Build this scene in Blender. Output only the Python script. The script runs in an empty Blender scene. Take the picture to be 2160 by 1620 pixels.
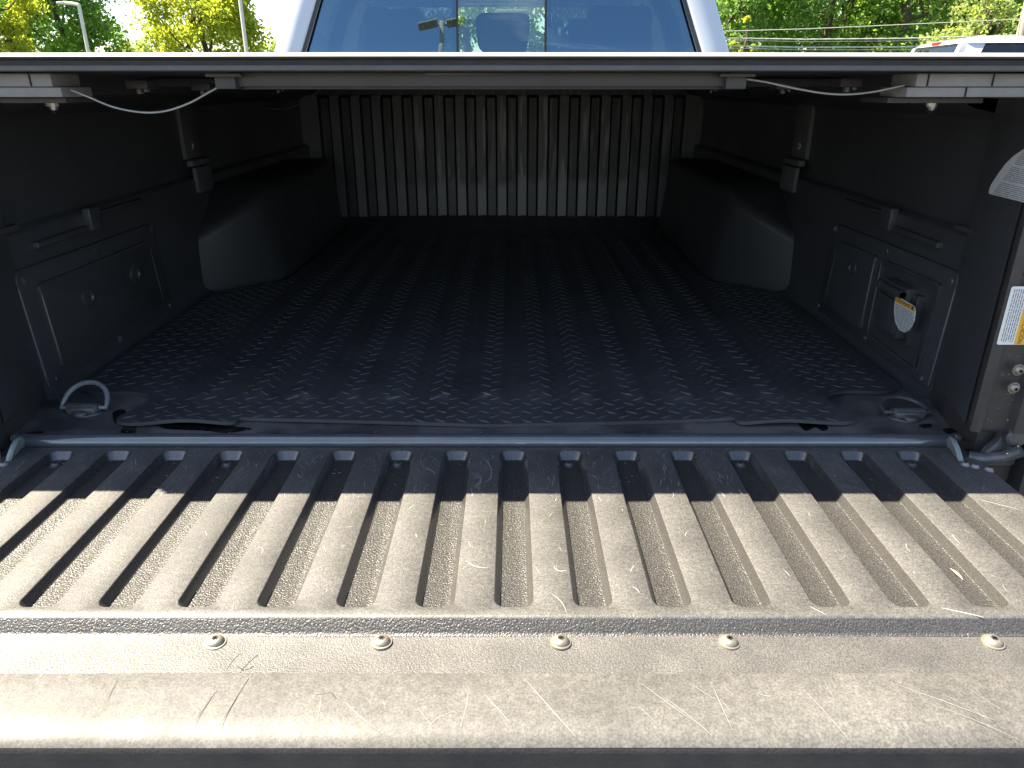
import bpy, bmesh, math, random
from mathutils import Vector, Matrix
from mathutils.geometry import delaunay_2d_cdt
import numpy as np

R = math.radians
SC = bpy.context.scene
COL = SC.collection
random.seed(7)

# ------------------------------------------------------------------ camera
CAM = Vector((0.041, 0.0, 0.52))
PITCH = R(22.25)
FPX = 1540.0
cd = bpy.data.cameras.new('camera')
cam = bpy.data.objects.new('camera', cd)
COL.objects.link(cam)
cam.location = CAM
cam.rotation_euler = (R(90) - PITCH, 0, 0)
cd.sensor_width = 36
cd.lens = 36 * FPX / 2160
cd.clip_start = 0.02
cd.clip_end = 2000
SC.camera = cam

# ------------------------------------------------------------------ light
SUN = Vector((-0.66, 0.14, 1.0)).normalized()      # towards the sun
w = bpy.data.worlds.new('World')
SC.world = w
w.use_nodes = True
nt = w.node_tree
nt.nodes.clear()
sky = nt.nodes.new('ShaderNodeTexSky')
sky.sky_type = 'NISHITA'
sky.sun_disc = False
sky.sun_elevation = math.asin(SUN.z)
sky.sun_rotation = math.atan2(SUN.x, SUN.y)
sky.air_density = 1.0
sky.dust_density = 1.0
bg = nt.nodes.new('ShaderNodeBackground')
bg.inputs['Strength'].default_value = 0.06
# a few thin fair-weather clouds, laid out over the whole dome
tc = nt.nodes.new('ShaderNodeTexCoord')
mp = nt.nodes.new('ShaderNodeMapping')
mp.inputs['Scale'].default_value = (2.2, 2.2, 6.0)
nz = nt.nodes.new('ShaderNodeTexNoise')
nz.inputs['Scale'].default_value = 1.3
nz.inputs['Detail'].default_value = 7
nz.inputs['Distortion'].default_value = 0.6
rp = nt.nodes.new('ShaderNodeValToRGB')
rp.color_ramp.elements[0].position = 0.56
rp.color_ramp.elements[1].position = 0.80
mx = nt.nodes.new('ShaderNodeMix')
mx.data_type = 'RGBA'
mx.inputs['B'].default_value = (9.0, 8.6, 8.2, 1)
wo = nt.nodes.new('ShaderNodeOutputWorld')
L = nt.links.new
L(tc.outputs['Generated'], mp.inputs['Vector'])
L(mp.outputs['Vector'], nz.inputs['Vector'])
L(nz.outputs['Fac'], rp.inputs['Fac'])
L(rp.outputs['Color'], mx.inputs['Factor'])
L(sky.outputs['Color'], mx.inputs['A'])
L(mx.outputs['Result'], bg.inputs['Color'])
L(bg.outputs['Background'], wo.inputs['Surface'])

sd = bpy.data.lights.new('sun', 'SUN')
sd.energy = 5.0
sd.angle = R(0.53)
sd.color = (1.0, 0.89, 0.71)
so = bpy.data.objects.new('sun', sd)
COL.objects.link(so)
so.rotation_euler = (-SUN).to_track_quat('-Z', 'Y').to_euler()
so.location = SUN * 30

SC.view_settings.view_transform = 'Standard'
SC.view_settings.look = 'None'
SC.view_settings.gamma = 1.0
SC.view_settings.use_curve_mapping = False
SC.view_settings.exposure = 2.45
try:
    SC.cycles.max_bounces = 10
    SC.cycles.transparent_max_bounces = 24
    SC.cycles.sample_clamp_indirect = 6
except Exception:
    pass

# ------------------------------------------------------------------ helpers
GROUND = -0.92
FW = Vector((0, math.cos(PITCH), -math.sin(PITCH)))
UP = Vector((0, math.sin(PITCH), math.cos(PITCH)))


def ray(px, py):
    return Vector(((px - 1080) / FPX, 0, 0)) + UP * ((810 - py) / FPX) + FW


def onx(px, py, X):
    d = ray(px, py)
    return CAM + d * ((X - CAM.x) / d.x)


def ony(px, py, Y):
    d = ray(px, py)
    return CAM + d * ((Y - CAM.y) / d.y)


def onz(px, py, Z):
    d = ray(px, py)
    return CAM + d * ((Z - CAM.z) / d.z)


def onplane(px, py, p, n):
    d = ray(px, py)
    return CAM + d * ((p - CAM).dot(n) / d.dot(n))


class MB:
    """collects faces, then links them as one mesh object"""

    def __init__(self):
        self.v, self.f, self.m = [], [], []

    def quad(self, pts, mi=0):
        i = len(self.v)
        self.v += [tuple(p) for p in pts]
        self.f.append(tuple(range(i, i + len(pts))))
        self.m.append(mi)

    def loft(self, rings, mi=0, close=True, cap0=False, cap1=False):
        n = len(rings[0])
        b = len(self.v)
        for r in rings:
            self.v += [tuple(p) for p in r]
        for k in range(len(rings) - 1):
            for j in range(n if close else n - 1):
                a = b + k * n + j
                c = b + k * n + (j + 1) % n
                self.f.append((a, c, c + n, a + n))
                self.m.append(mi if isinstance(mi, int) else mi[k])
        if cap0:
            self.f.append(tuple(b + j for j in reversed(range(n))))
            self.m.append(mi if isinstance(mi, int) else mi[0])
        if cap1:
            self.f.append(tuple(b + (len(rings) - 1) * n + j for j in range(n)))
            self.m.append(mi if isinstance(mi, int) else mi[-1])
        return self

    def box(self, lo, hi, r=0.0, mi=0, seg=2):
        bm = bmesh.new()
        bmesh.ops.create_cube(bm, size=1)
        c = [(a + b) / 2 for a, b in zip(lo, hi)]
        s = [b - a for a, b in zip(lo, hi)]
        for v in bm.verts:
            v.co = Vector((c[i] + v.co[i] * s[i] for i in range(3)))
        if r > 0:
            bmesh.ops.bevel(bm, geom=list(bm.edges), offset=r, segments=seg, affect='EDGES', profile=0.5)
        self.add_bm(bm, mi)
        return self

    def add_bm(self, bm, mi=0, M=None):
        b = len(self.v)
        bm.verts.index_update()
        for v in bm.verts:
            self.v.append(tuple(M @ v.co if M else v.co))
        for f in bm.faces:
            self.f.append(tuple(b + v.index for v in f.verts))
            self.m.append(mi)
        bm.free()

    def tube(self, pts, r, n=8, mi=0, caps=True):
        pts = [Vector(p) for p in pts]
        rings = []
        up = None
        for i, p in enumerate(pts):
            t = (pts[min(i + 1, len(pts) - 1)] - pts[max(i - 1, 0)]).normalized()
            if up is None:
                up = Vector((0, 0, 1)) if abs(t.z) < .9 else Vector((1, 0, 0))
            a = t.cross(up).normalized()
            up = a.cross(t).normalized()
            rr = r(i / (len(pts) - 1)) if callable(r) else r
            rings.append([p + (a * math.cos(2 * math.pi * k / n) + up * math.sin(2 * math.pi * k / n)) * rr for k in range(n)])
        self.loft(rings, mi, True, caps, caps)
        return self

    def lathe(self, prof, M, n=20, mi=0):
        rings = [[M @ Vector((rr * math.cos(2 * math.pi * k / n), rr * math.sin(2 * math.pi * k / n), z)) for k in range(n)] for rr, z in prof]
        self.loft(rings, mi, True, True, True)
        return self

    def plate(self, pts, fn, h, bev=0.001, mi=0, base=0.0):
        """closed outline (u,v) raised by h from base along fn's third axis, with a bevelled rim"""
        n = len(pts)
        c = Vector((sum(p[0] for p in pts) / n, sum(p[1] for p in pts) / n))
        ins = []
        for i in range(n):
            p0, p1, p2 = Vector(pts[i - 1]), Vector(pts[i]), Vector(pts[(i + 1) % n])
            d = ((p1 - p0).normalized() + (p2 - p1).normalized())
            nn = Vector((-d.y, d.x)).normalized() if d.length > 1e-6 else (c - p1).normalized()
            if nn.dot(c - p1) < 0:
                nn = -nn
            ins.append(p1 + nn * bev)
        s = 1 if h > 0 else -1
        r0 = [fn(p[0], p[1], base) for p in pts]
        r1 = [fn(p[0], p[1], base + h - s * bev) for p in pts]
        r2 = [fn(p[0], p[1], base + h - s * bev * .3) for p in [Vector(a) * .7 + b * .3 for a, b in zip(pts, ins)]]
        r3 = [fn(p[0], p[1], base + h) for p in ins]
        self.loft([r0, r1, r2, r3], mi, True, False, True)
        return self

    def build(self, name, mats, parent=None, root=None, smooth=True, angle=35, kind=None):
        me = bpy.data.meshes.new(name)
        me.from_pydata(self.v, [], self.f)
        if not isinstance(mats, (list, tuple)):
            mats = [mats]
        for m in mats:
            me.materials.append(m)
        me.polygons.foreach_set('material_index', self.m)
        bm = bmesh.new()
        bm.from_mesh(me)
        bmesh.ops.remove_doubles(bm, verts=bm.verts, dist=1e-5)
        bmesh.ops.recalc_face_normals(bm, faces=bm.faces)
        for e in bm.edges:
            if len(e.link_faces) == 2:
                e.smooth = e.calc_face_angle(0) < R(angle)
        for f in bm.faces:
            f.smooth = smooth
        bm.to_mesh(me)
        bm.free()
        return link(name, me, parent, kind)


def link(name, me, parent=None, kind=None, loc=None, rot=None, scl=None):
    o = bpy.data.objects.new(name, me)
    COL.objects.link(o)
    if loc is not None:
        o.location = loc
    if rot is not None:
        o.rotation_euler = rot
    if scl is not None:
        o.scale = scl
    if parent:
        o.parent = parent
        if parent.type == 'EMPTY':
            o.matrix_parent_inverse = (Matrix.Translation(parent.location) @ parent.rotation_euler.to_matrix().to_4x4()).inverted()
    if kind:
        o['kind'] = kind
    return o


def thing(name, label, cat, loc, group=None):
    o = bpy.data.objects.new(name, None)
    COL.objects.link(o)
    o.location = loc
    o.empty_display_size = .1
    return tag(o, label, cat, group)


def tag(o, label, cat, group=None):
    o['label'] = label
    o['category'] = cat
    if group:
        o['group'] = group
    return o


def rrect(u0, v0, u1, v1, r, n=4):
    out = []
    for cx, cy, a in ((u1 - r, v1 - r, 0), (u0 + r, v1 - r, 90), (u0 + r, v0 + r, 180), (u1 - r, v0 + r, 270)):
        for k in range(n + 1):
            t = R(a + 90 * k / n)
            out.append((cx + r * math.cos(t), cy + r * math.sin(t)))
    return out


def rpoly(pts, r, n=4):
    """round the corners of a polygon"""
    out = []
    N = len(pts)
    for i in range(N):
        p0, p1, p2 = Vector(pts[i - 1]), Vector(pts[i]), Vector(pts[(i + 1) % N])
        rr = r[i] if isinstance(r, (list, tuple)) else r
        a = p1 + (p0 - p1).normalized() * min(rr, (p0 - p1).length * .48)
        b = p1 + (p2 - p1).normalized() * min(rr, (p2 - p1).length * .48)
        for k in range(n + 1):
            t = k / n
            out.append(tuple(a * (1 - t) ** 2 + p1 * 2 * t * (1 - t) + b * t * t))
    return out


def text_mesh(s, size):
    cu = bpy.data.curves.new('t', 'FONT')
    cu.body = s
    cu.size = size
    cu.align_x = 'LEFT'
    o = bpy.data.objects.new('t', cu)
    COL.objects.link(o)
    bpy.context.view_layer.update()
    dg = bpy.context.evaluated_depsgraph_get()
    me = bpy.data.meshes.new_from_object(o.evaluated_get(dg))
    vs = [v.co.copy() for v in me.vertices]
    fs = [tuple(p.vertices) for p in me.polygons]
    bpy.data.objects.remove(o)
    bpy.data.curves.remove(cu)
    bpy.data.meshes.remove(me)
    return vs, fs


def add_text(mb, s, size, fn, mi, width=None):
    vs, fs = text_mesh(s, size)
    k = 1.0
    if width:
        k = width / max(v.x for v in vs)
    b = len(mb.v)
    mb.v += [tuple(fn(v.x * k, v.y)) for v in vs]
    for f in fs:
        mb.f.append(tuple(b + i for i in f))
        mb.m.append(mi)


# ------------------------------------------------------------------ materials
def new_mat(name):
    m = bpy.data.materials.new(name)
    m.use_nodes = True
    n = m.node_tree
    return m, n, n.nodes['Principled BSDF'], n.links.new


def surf(name, c1, c2=None, rough=0.5, rough2=None, spec=0.5, metal=0.0, scale=6.0, lo=.35, hi=.65, bumps=(), coat=0.0, stretch=None, grain=None):
    """noise-mixed colour and roughness with fine relief, in the object's own coordinates (metres)"""
    m, n, p, lk = new_mat(name)
    c2 = c2 or tuple(c * .8 for c in c1)
    t = n.nodes.new('ShaderNodeTexCoord')
    src = t.outputs['Object']
    if stretch:
        mpn = n.nodes.new('ShaderNodeMapping')
        mpn.inputs['Scale'].default_value = stretch
        lk(src, mpn.inputs['Vector'])
        src = mpn.outputs['Vector']
    a = n.nodes.new('ShaderNodeTexNoise')
    a.inputs['Scale'].default_value = scale
    a.inputs['Detail'].default_value = 9
    a.inputs['Roughness'].default_value = .68
    lk(src, a.inputs['Vector'])
    r = n.nodes.new('ShaderNodeValToRGB')
    r.color_ramp.elements[0].position = lo
    r.color_ramp.elements[1].position = hi
    lk(a.outputs['Fac'], r.inputs['Fac'])
    x = n.nodes.new('ShaderNodeMix')
    x.data_type = 'RGBA'
    x.inputs['A'].default_value = (*c1, 1)
    x.inputs['B'].default_value = (*c2, 1)
    lk(r.outputs['Color'], x.inputs['Factor'])
    col = x.outputs['Result']
    if grain:
        for gs, glo, ghi in grain:
            gn = n.nodes.new('ShaderNodeTexNoise')
            gn.inputs['Scale'].default_value = gs
            gn.inputs['Detail'].default_value = 2
            lk(t.outputs['Object'], gn.inputs['Vector'])
            gr_ = n.nodes.new('ShaderNodeMapRange')
            gr_.inputs['From Min'].default_value = .32
            gr_.inputs['From Max'].default_value = .68
            gr_.inputs['To Min'].default_value = glo
            gr_.inputs['To Max'].default_value = ghi
            lk(gn.outputs['Fac'], gr_.inputs['Value'])
            gx = n.nodes.new('ShaderNodeVectorMath')
            gx.operation = 'SCALE'
            lk(col, gx.inputs[0])
            lk(gr_.outputs['Result'], gx.inputs['Scale'])
            col = gx.outputs['Vector']
    lk(col, p.inputs['Base Color'])
    q = n.nodes.new('ShaderNodeMapRange')
    q.inputs['To Min'].default_value = rough
    q.inputs['To Max'].default_value = rough if rough2 is None else rough2
    lk(r.outputs['Color'], q.inputs['Value'])
    lk(q.outputs['Result'], p.inputs['Roughness'])
    p.inputs['Specular IOR Level'].default_value = spec
    p.inputs['Metallic'].default_value = metal
    p.inputs['Coat Weight'].default_value = coat
    p.inputs['Coat Roughness'].default_value = .05
    prev = None
    for sc, st, dist in bumps:
        e = n.nodes.new('ShaderNodeTexNoise')
        e.inputs['Scale'].default_value = sc
        e.inputs['Detail'].default_value = 3
        lk(t.outputs['Object'], e.inputs['Vector'])
        bpn = n.nodes.new('ShaderNodeBump')
        bpn.inputs['Strength'].default_value = st
        bpn.inputs['Distance'].default_value = dist
        lk(e.outputs['Fac'], bpn.inputs['Height'])
        if prev:
            lk(prev.outputs['Normal'], bpn.inputs['Normal'])
        prev = bpn
    if prev:
        lk(prev.outputs['Normal'], p.inputs['Normal'])
    m['mix'] = x.name
    return m


M = {}
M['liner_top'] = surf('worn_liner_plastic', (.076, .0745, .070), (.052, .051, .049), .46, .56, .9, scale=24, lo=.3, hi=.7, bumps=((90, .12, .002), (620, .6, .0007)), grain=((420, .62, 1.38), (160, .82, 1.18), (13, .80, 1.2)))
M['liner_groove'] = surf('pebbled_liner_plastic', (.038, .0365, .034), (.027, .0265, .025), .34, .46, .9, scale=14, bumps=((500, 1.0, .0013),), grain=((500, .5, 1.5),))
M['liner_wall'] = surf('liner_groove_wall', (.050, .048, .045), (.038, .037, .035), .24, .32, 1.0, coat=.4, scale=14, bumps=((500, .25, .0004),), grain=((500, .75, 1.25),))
M['flange'] = surf('grained_flange_plastic', (.076, .074, .069), (.048, .047, .045), .44, .56, .9, scale=20, bumps=((560, .8, .0009),), grain=((480, .62, 1.38), (30, .85, 1.15)))
M['cap'] = surf('smooth_cap_plastic', (.094, .091, .084), (.056, .055, .052), .52, .64, .55, scale=16, lo=.28, hi=.74, bumps=((45, .10, .002), (800, .35, .0004)), stretch=(1.5, .55, 1), grain=((420, .70, 1.3), (120, .84, 1.16), (9, .80, 1.2)))
M['cap_edge'] = surf('scuffed_edge_plastic', (.06, .056, .052), (.03, .03, .03), .4, .55, .5, scale=20, bumps=((300, .5, .0006),))
M['bed'] = surf('black_bed_plastic', (.060, .0615, .066), (.046, .047, .051), .29, .41, .6, scale=4, bumps=((25, .12, .003), (600, .35, .0004)))
M['housing'] = surf('matt_black_housing', (.036, .037, .040), (.028, .029, .031), .42, .52, .45, scale=5, bumps=((500, .3, .0004),))
M['bed_floor'] = surf('dusty_bed_floor', (.048, .048, .051), (.125, .118, .114), .34, .6, .5, scale=7, lo=.40, hi=.56, bumps=((600, .3, .0004),))
M['sill'] = surf('satin_sill_paint', (.085, .09, .10), (.065, .07, .08), .16, .22, 1.0, coat=.9, scale=20, bumps=((200, .1, .0003),))
M['rubber'] = surf('black_mat_rubber', (.047, .048, .051), (.068, .068, .069), .44, .6, .5, scale=7, bumps=((20, .1, .003), (500, .3, .0004)))
M['tread'] = surf('worn_tread_rubber', (.066, .067, .069), (.048, .049, .051), .36, .54, .5, scale=9)
M['steel'] = surf('dull_steel', (.34, .31, .26), (.24, .22, .18), .42, .55, .5, metal=.75, scale=200)
M['dark_steel'] = surf('grey_painted_steel', (.12, .125, .13), (.07, .07, .075), .35, .5, .5, metal=.3, scale=30)
M['ring_steel'] = surf('zinc_ring', (.24, .255, .275), (.17, .18, .195), .35, .5, .6, metal=.2, scale=90)
M['recess'] = surf('dark_recess', (.006, .006, .006), rough=.8)
M['jamb'] = surf('dusty_jamb_paint', (.052, .047, .045), (.032, .030, .030), .38, .55, .5, scale=16, bumps=((160, .2, .0006),))
M['alu'] = surf('satin_aluminium', (.27, .265, .26), (.22, .215, .215), .42, .5, .5, metal=.1, scale=30)
M['channel'] = surf('grey_channel', (.100, .100, .102), (.082, .082, .084), .45, .52, .5, scale=20)
M['alu_dark'] = surf('dark_anodised_bar', (.056, .055, .058), (.046, .045, .048), .45, .5, .5, scale=14)
M['strap'] = surf('grey_strap_plastic', (.115, .116, .122), (.095, .096, .10), .5, .6, .4, scale=12)
M['glint_bead'] = surf('rim_glint_plastic', (.16, .165, .175), (.13, .135, .145), .18, .24, 1.0, coat=.8, scale=30)
M['cover'] = surf('black_cover_vinyl', (.080, .081, .086), (.062, .063, .068), .45, .55, .5, scale=10, bumps=((700, .3, .0003),))
M['seal'] = surf('black_seal_rubber', (.020, .020, .021), (.016, .016, .017), .50, .58, .5, scale=30)
M['cable'] = surf('grey_cable_jacket', (.36, .37, .36), (.30, .31, .30), .4, .5, .5, scale=60)
M['label_white'] = surf('white_label', (.74, .75, .74), (.68, .69, .68), .4, .5, .5, scale=40)
M['label_yellow'] = surf('yellow_label', (.78, .42, .03), (.72, .38, .03), .4, .5, .5, scale=40)
M['ink'] = surf('black_ink', (.03, .025, .02), rough=.6)
M['ink_grey'] = surf('grey_print', (.16, .165, .165), rough=.6)
M['scratch'] = surf('pale_scratch', (.31, .31, .30), (.21, .21, .20), .6, .7, .3, scale=60)
M['gouge'] = surf('dark_gouge', (.018, .017, .016), rough=.7)
M['nylon'] = surf('pale_nylon', (.25, .29, .28), (.20, .235, .23), .4, .5, .5, scale=30)
M['white_paint'] = surf('white_car_paint', (.50, .54, .60), (.48, .52, .58), .22, .25, .5, coat=.8, scale=3)
M['trim'] = surf('black_glass_trim', (.02, .021, .024), rough=.3)
M['seat'] = surf('grey_seat_cloth', (.07, .075, .085), (.055, .06, .07), .8, .85, .3, scale=40)
M['cabin'] = surf('dark_cabin_trim', (.045, .047, .05), rough=.75)
M['asphalt'] = surf('asphalt', (.060, .058, .056), (.045, .044, .043), .85, .9, .3, scale=2, bumps=((120, .5, .004),))
M['grass'] = surf('mown_grass', (.07, .11, .025), (.05, .085, .02), .9, .9, .2, scale=1.5)
M['bark'] = surf('tree_bark', (.12, .09, .065), (.07, .055, .04), .9, .9, .2, scale=9, bumps=((30, .6, .02),))
M['pole'] = surf('pale_painted_pole', (.62, .60, .54), (.55, .53, .48), .5, .55, .5, scale=5)
M['lamp_grey'] = surf('bronze_lamp_paint', (.62, .52, .40), (.56, .47, .37), .5, .5, .5, scale=5)
M['wood'] = surf('weathered_pole_wood', (.34, .31, .27), (.26, .235, .20), .8, .85, .2, scale=6, stretch=(6, 6, .6))
M['wire'] = surf('sunlit_wire', (.42, .42, .36), (.36, .36, .31), .5, .55, .5, scale=5)
M['sign_back'] = surf('grey_sign_back', (.34, .345, .35), (.30, .305, .31), .5, .55, .4, scale=3)
M['tyre'] = surf('tyre_rubber', (.02, .02, .021), rough=.8)
M['straw'] = surf('dry_straw', (.34, .30, .22), (.24, .21, .15), .7, .8, .3, scale=50)


def pale_rib_ends(m):  # paler patches in the rubber colour at the floor-rib ends
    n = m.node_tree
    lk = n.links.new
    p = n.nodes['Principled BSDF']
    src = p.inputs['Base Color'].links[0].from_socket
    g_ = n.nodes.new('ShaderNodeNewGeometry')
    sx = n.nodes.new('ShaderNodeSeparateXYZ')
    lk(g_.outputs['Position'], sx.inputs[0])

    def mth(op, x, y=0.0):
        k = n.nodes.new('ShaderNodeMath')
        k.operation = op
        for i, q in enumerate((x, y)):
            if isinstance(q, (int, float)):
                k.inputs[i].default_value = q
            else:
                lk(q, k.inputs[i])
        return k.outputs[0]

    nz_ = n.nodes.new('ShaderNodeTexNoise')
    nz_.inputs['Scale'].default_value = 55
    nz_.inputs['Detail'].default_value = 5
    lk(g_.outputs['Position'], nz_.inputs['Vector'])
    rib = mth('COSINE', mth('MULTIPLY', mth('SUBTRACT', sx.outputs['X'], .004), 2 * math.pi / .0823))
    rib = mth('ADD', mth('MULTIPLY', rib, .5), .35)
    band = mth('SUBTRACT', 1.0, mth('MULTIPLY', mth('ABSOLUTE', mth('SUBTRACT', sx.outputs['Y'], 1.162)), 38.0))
    pale_fac = mth('MULTIPLY', mth('MAXIMUM', band, 0.0), mth('MAXIMUM', rib, 0.0))
    pale_fac = mth('MULTIPLY', pale_fac, mth('MAXIMUM', mth('MULTIPLY', mth('SUBTRACT', nz_.outputs['Fac'], .40), 6.0), 0.0))
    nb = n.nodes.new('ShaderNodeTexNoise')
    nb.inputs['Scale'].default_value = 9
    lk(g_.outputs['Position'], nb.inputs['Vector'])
    pale_fac = mth('MULTIPLY', pale_fac, mth('MAXIMUM', mth('MULTIPLY', mth('SUBTRACT', nb.outputs['Fac'], .33), 3.2), 0.0))
    pale_fac = mth('MULTIPLY', pale_fac, mth('MAXIMUM', mth('SUBTRACT', 1.0, mth('POWER', mth('MULTIPLY', mth('ABSOLUTE', sx.outputs['X']), 1.9), 4.0)), 0.0))
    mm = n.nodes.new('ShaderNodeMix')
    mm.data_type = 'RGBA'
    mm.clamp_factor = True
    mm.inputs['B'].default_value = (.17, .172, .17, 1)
    lk(pale_fac, mm.inputs['Factor'])
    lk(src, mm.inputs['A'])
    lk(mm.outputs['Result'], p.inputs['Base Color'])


pale_rib_ends(M['rubber'])
pale_rib_ends(M['tread'])


def glass_mat(name, tint, boost=1.0, ior=1.5, haze=0.0, refl=(1, 1, 1)):
    m = bpy.data.materials.new(name)
    m.use_nodes = True
    n = m.node_tree
    n.nodes.clear()
    o = n.nodes.new('ShaderNodeOutputMaterial')
    ge = n.nodes.new('ShaderNodeNewGeometry')
    dt = n.nodes.new('ShaderNodeVectorMath')
    dt.operation = 'DOT_PRODUCT'
    n.links.new(ge.outputs['Incoming'], dt.inputs[0])
    n.links.new(ge.outputs['Normal'], dt.inputs[1])

    def mth(op, x, y):
        k = n.nodes.new('ShaderNodeMath')
        k.operation = op
        for i, q in enumerate((x, y)):
            if isinstance(q, (int, float)):
                k.inputs[i].default_value = q
            else:
                n.links.new(q, k.inputs[i])
        return k.outputs[0]

    f0 = min(.9, ((ior - 1) / (ior + 1)) ** 2 * boost)
    c5 = mth('POWER', mth('SUBTRACT', 1.0, mth('ABSOLUTE', dt.outputs['Value'], 0.0)), 5.0)
    fac = mth('ADD', mth('MULTIPLY', c5, 1 - f0), f0)
    tr = n.nodes.new('ShaderNodeBsdfTransparent')
    tr.inputs['Color'].default_value = (*tint, 1)
    gl = n.nodes.new('ShaderNodeBsdfGlossy')
    gl.inputs['Roughness'].default_value = haze
    gl.inputs['Color'].default_value = (*refl, 1)
    mi = n.nodes.new('ShaderNodeMixShader')
    n.links.new(fac, mi.inputs[0])
    n.links.new(tr.outputs[0], mi.inputs[1])
    n.links.new(gl.outputs[0], mi.inputs[2])
    n.links.new(mi.outputs[0], o.inputs['Surface'])
    return m


M['rear_glass'] = glass_mat('tinted_rear_glass', (.08, .11, .12), 5.6, refl=(.46, .76, 1.0))  # here and on the sliding pane, sky blue is put into the reflection colour
M['slider_glass'] = glass_mat('sliding_pane_glass', (.58, .70, .62), 4.6, refl=(.50, .78, 1.0))
M['clear_glass'] = glass_mat('windscreen_glass', (.80, .88, .84), 1.0)
M['dark_glass'] = glass_mat('privacy_glass', (.10, .11, .12), 2.0)
M['lens'] = glass_mat('clear_lens', (.92, .92, .92), 3.0, haze=.08)
M['reflector'] = surf('lamp_reflector', (.75, .75, .72), (.6, .6, .58), .2, .25, .5, metal=.6, scale=300)
M['red_lens'] = surf('red_lens', (.55, .015, .02), (.45, .01, .015), .2, .25, .5, scale=10)


def leaf_mat(name, c1, c2, transl=.55):
    m = bpy.data.materials.new(name)
    m.use_nodes = True
    n = m.node_tree
    n.nodes.clear()
    lk = n.links.new
    o = n.nodes.new('ShaderNodeOutputMaterial')
    g = n.nodes.new('ShaderNodeNewGeometry')
    r = n.nodes.new('ShaderNodeValToRGB')
    r.color_ramp.elements[0].color = (*c1, 1)
    r.color_ramp.elements[1].color = (*c2, 1)
    lk(g.outputs['Random Per Island'], r.inputs['Fac'])
    d = n.nodes.new('ShaderNodeBsdfDiffuse')
    t = n.nodes.new('ShaderNodeBsdfTranslucent')
    gm = n.nodes.new('ShaderNodeMix')
    gm.data_type = 'RGBA'
    gm.blend_type = 'MULTIPLY'
    gm.inputs['Factor'].default_value = 1
    gm.inputs['B'].default_value = (1.5, 1.6, .7, 1)
    lk(r.outputs['Color'], gm.inputs['A'])
    lk(r.outputs['Color'], d.inputs['Color'])
    lk(gm.outputs['Result'], t.inputs['Color'])
    x = n.nodes.new('ShaderNodeMixShader')
    x.inputs[0].default_value = transl
    lk(d.outputs[0], x.inputs[1])
    lk(t.outputs[0], x.inputs[2])
    lk(x.outputs[0], o.inputs['Surface'])
    return m


M['leaf_dark'] = leaf_mat('dark_leaves', (0.101, 0.194, 0.068), (0.211, 0.312, 0.101))
M['leaf_mid'] = leaf_mat('green_leaves', (0.117, 0.211, 0.062), (0.266, 0.360, 0.101))
M['leaf_yellow'] = leaf_mat('yellow_green_leaves', (0.218, 0.265, 0.052), (0.414, 0.414, 0.081))
M['leaf_haze'] = leaf_mat('far_green_leaves', (0.188, 0.237, 0.112), (0.325, 0.362, 0.150))


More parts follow.
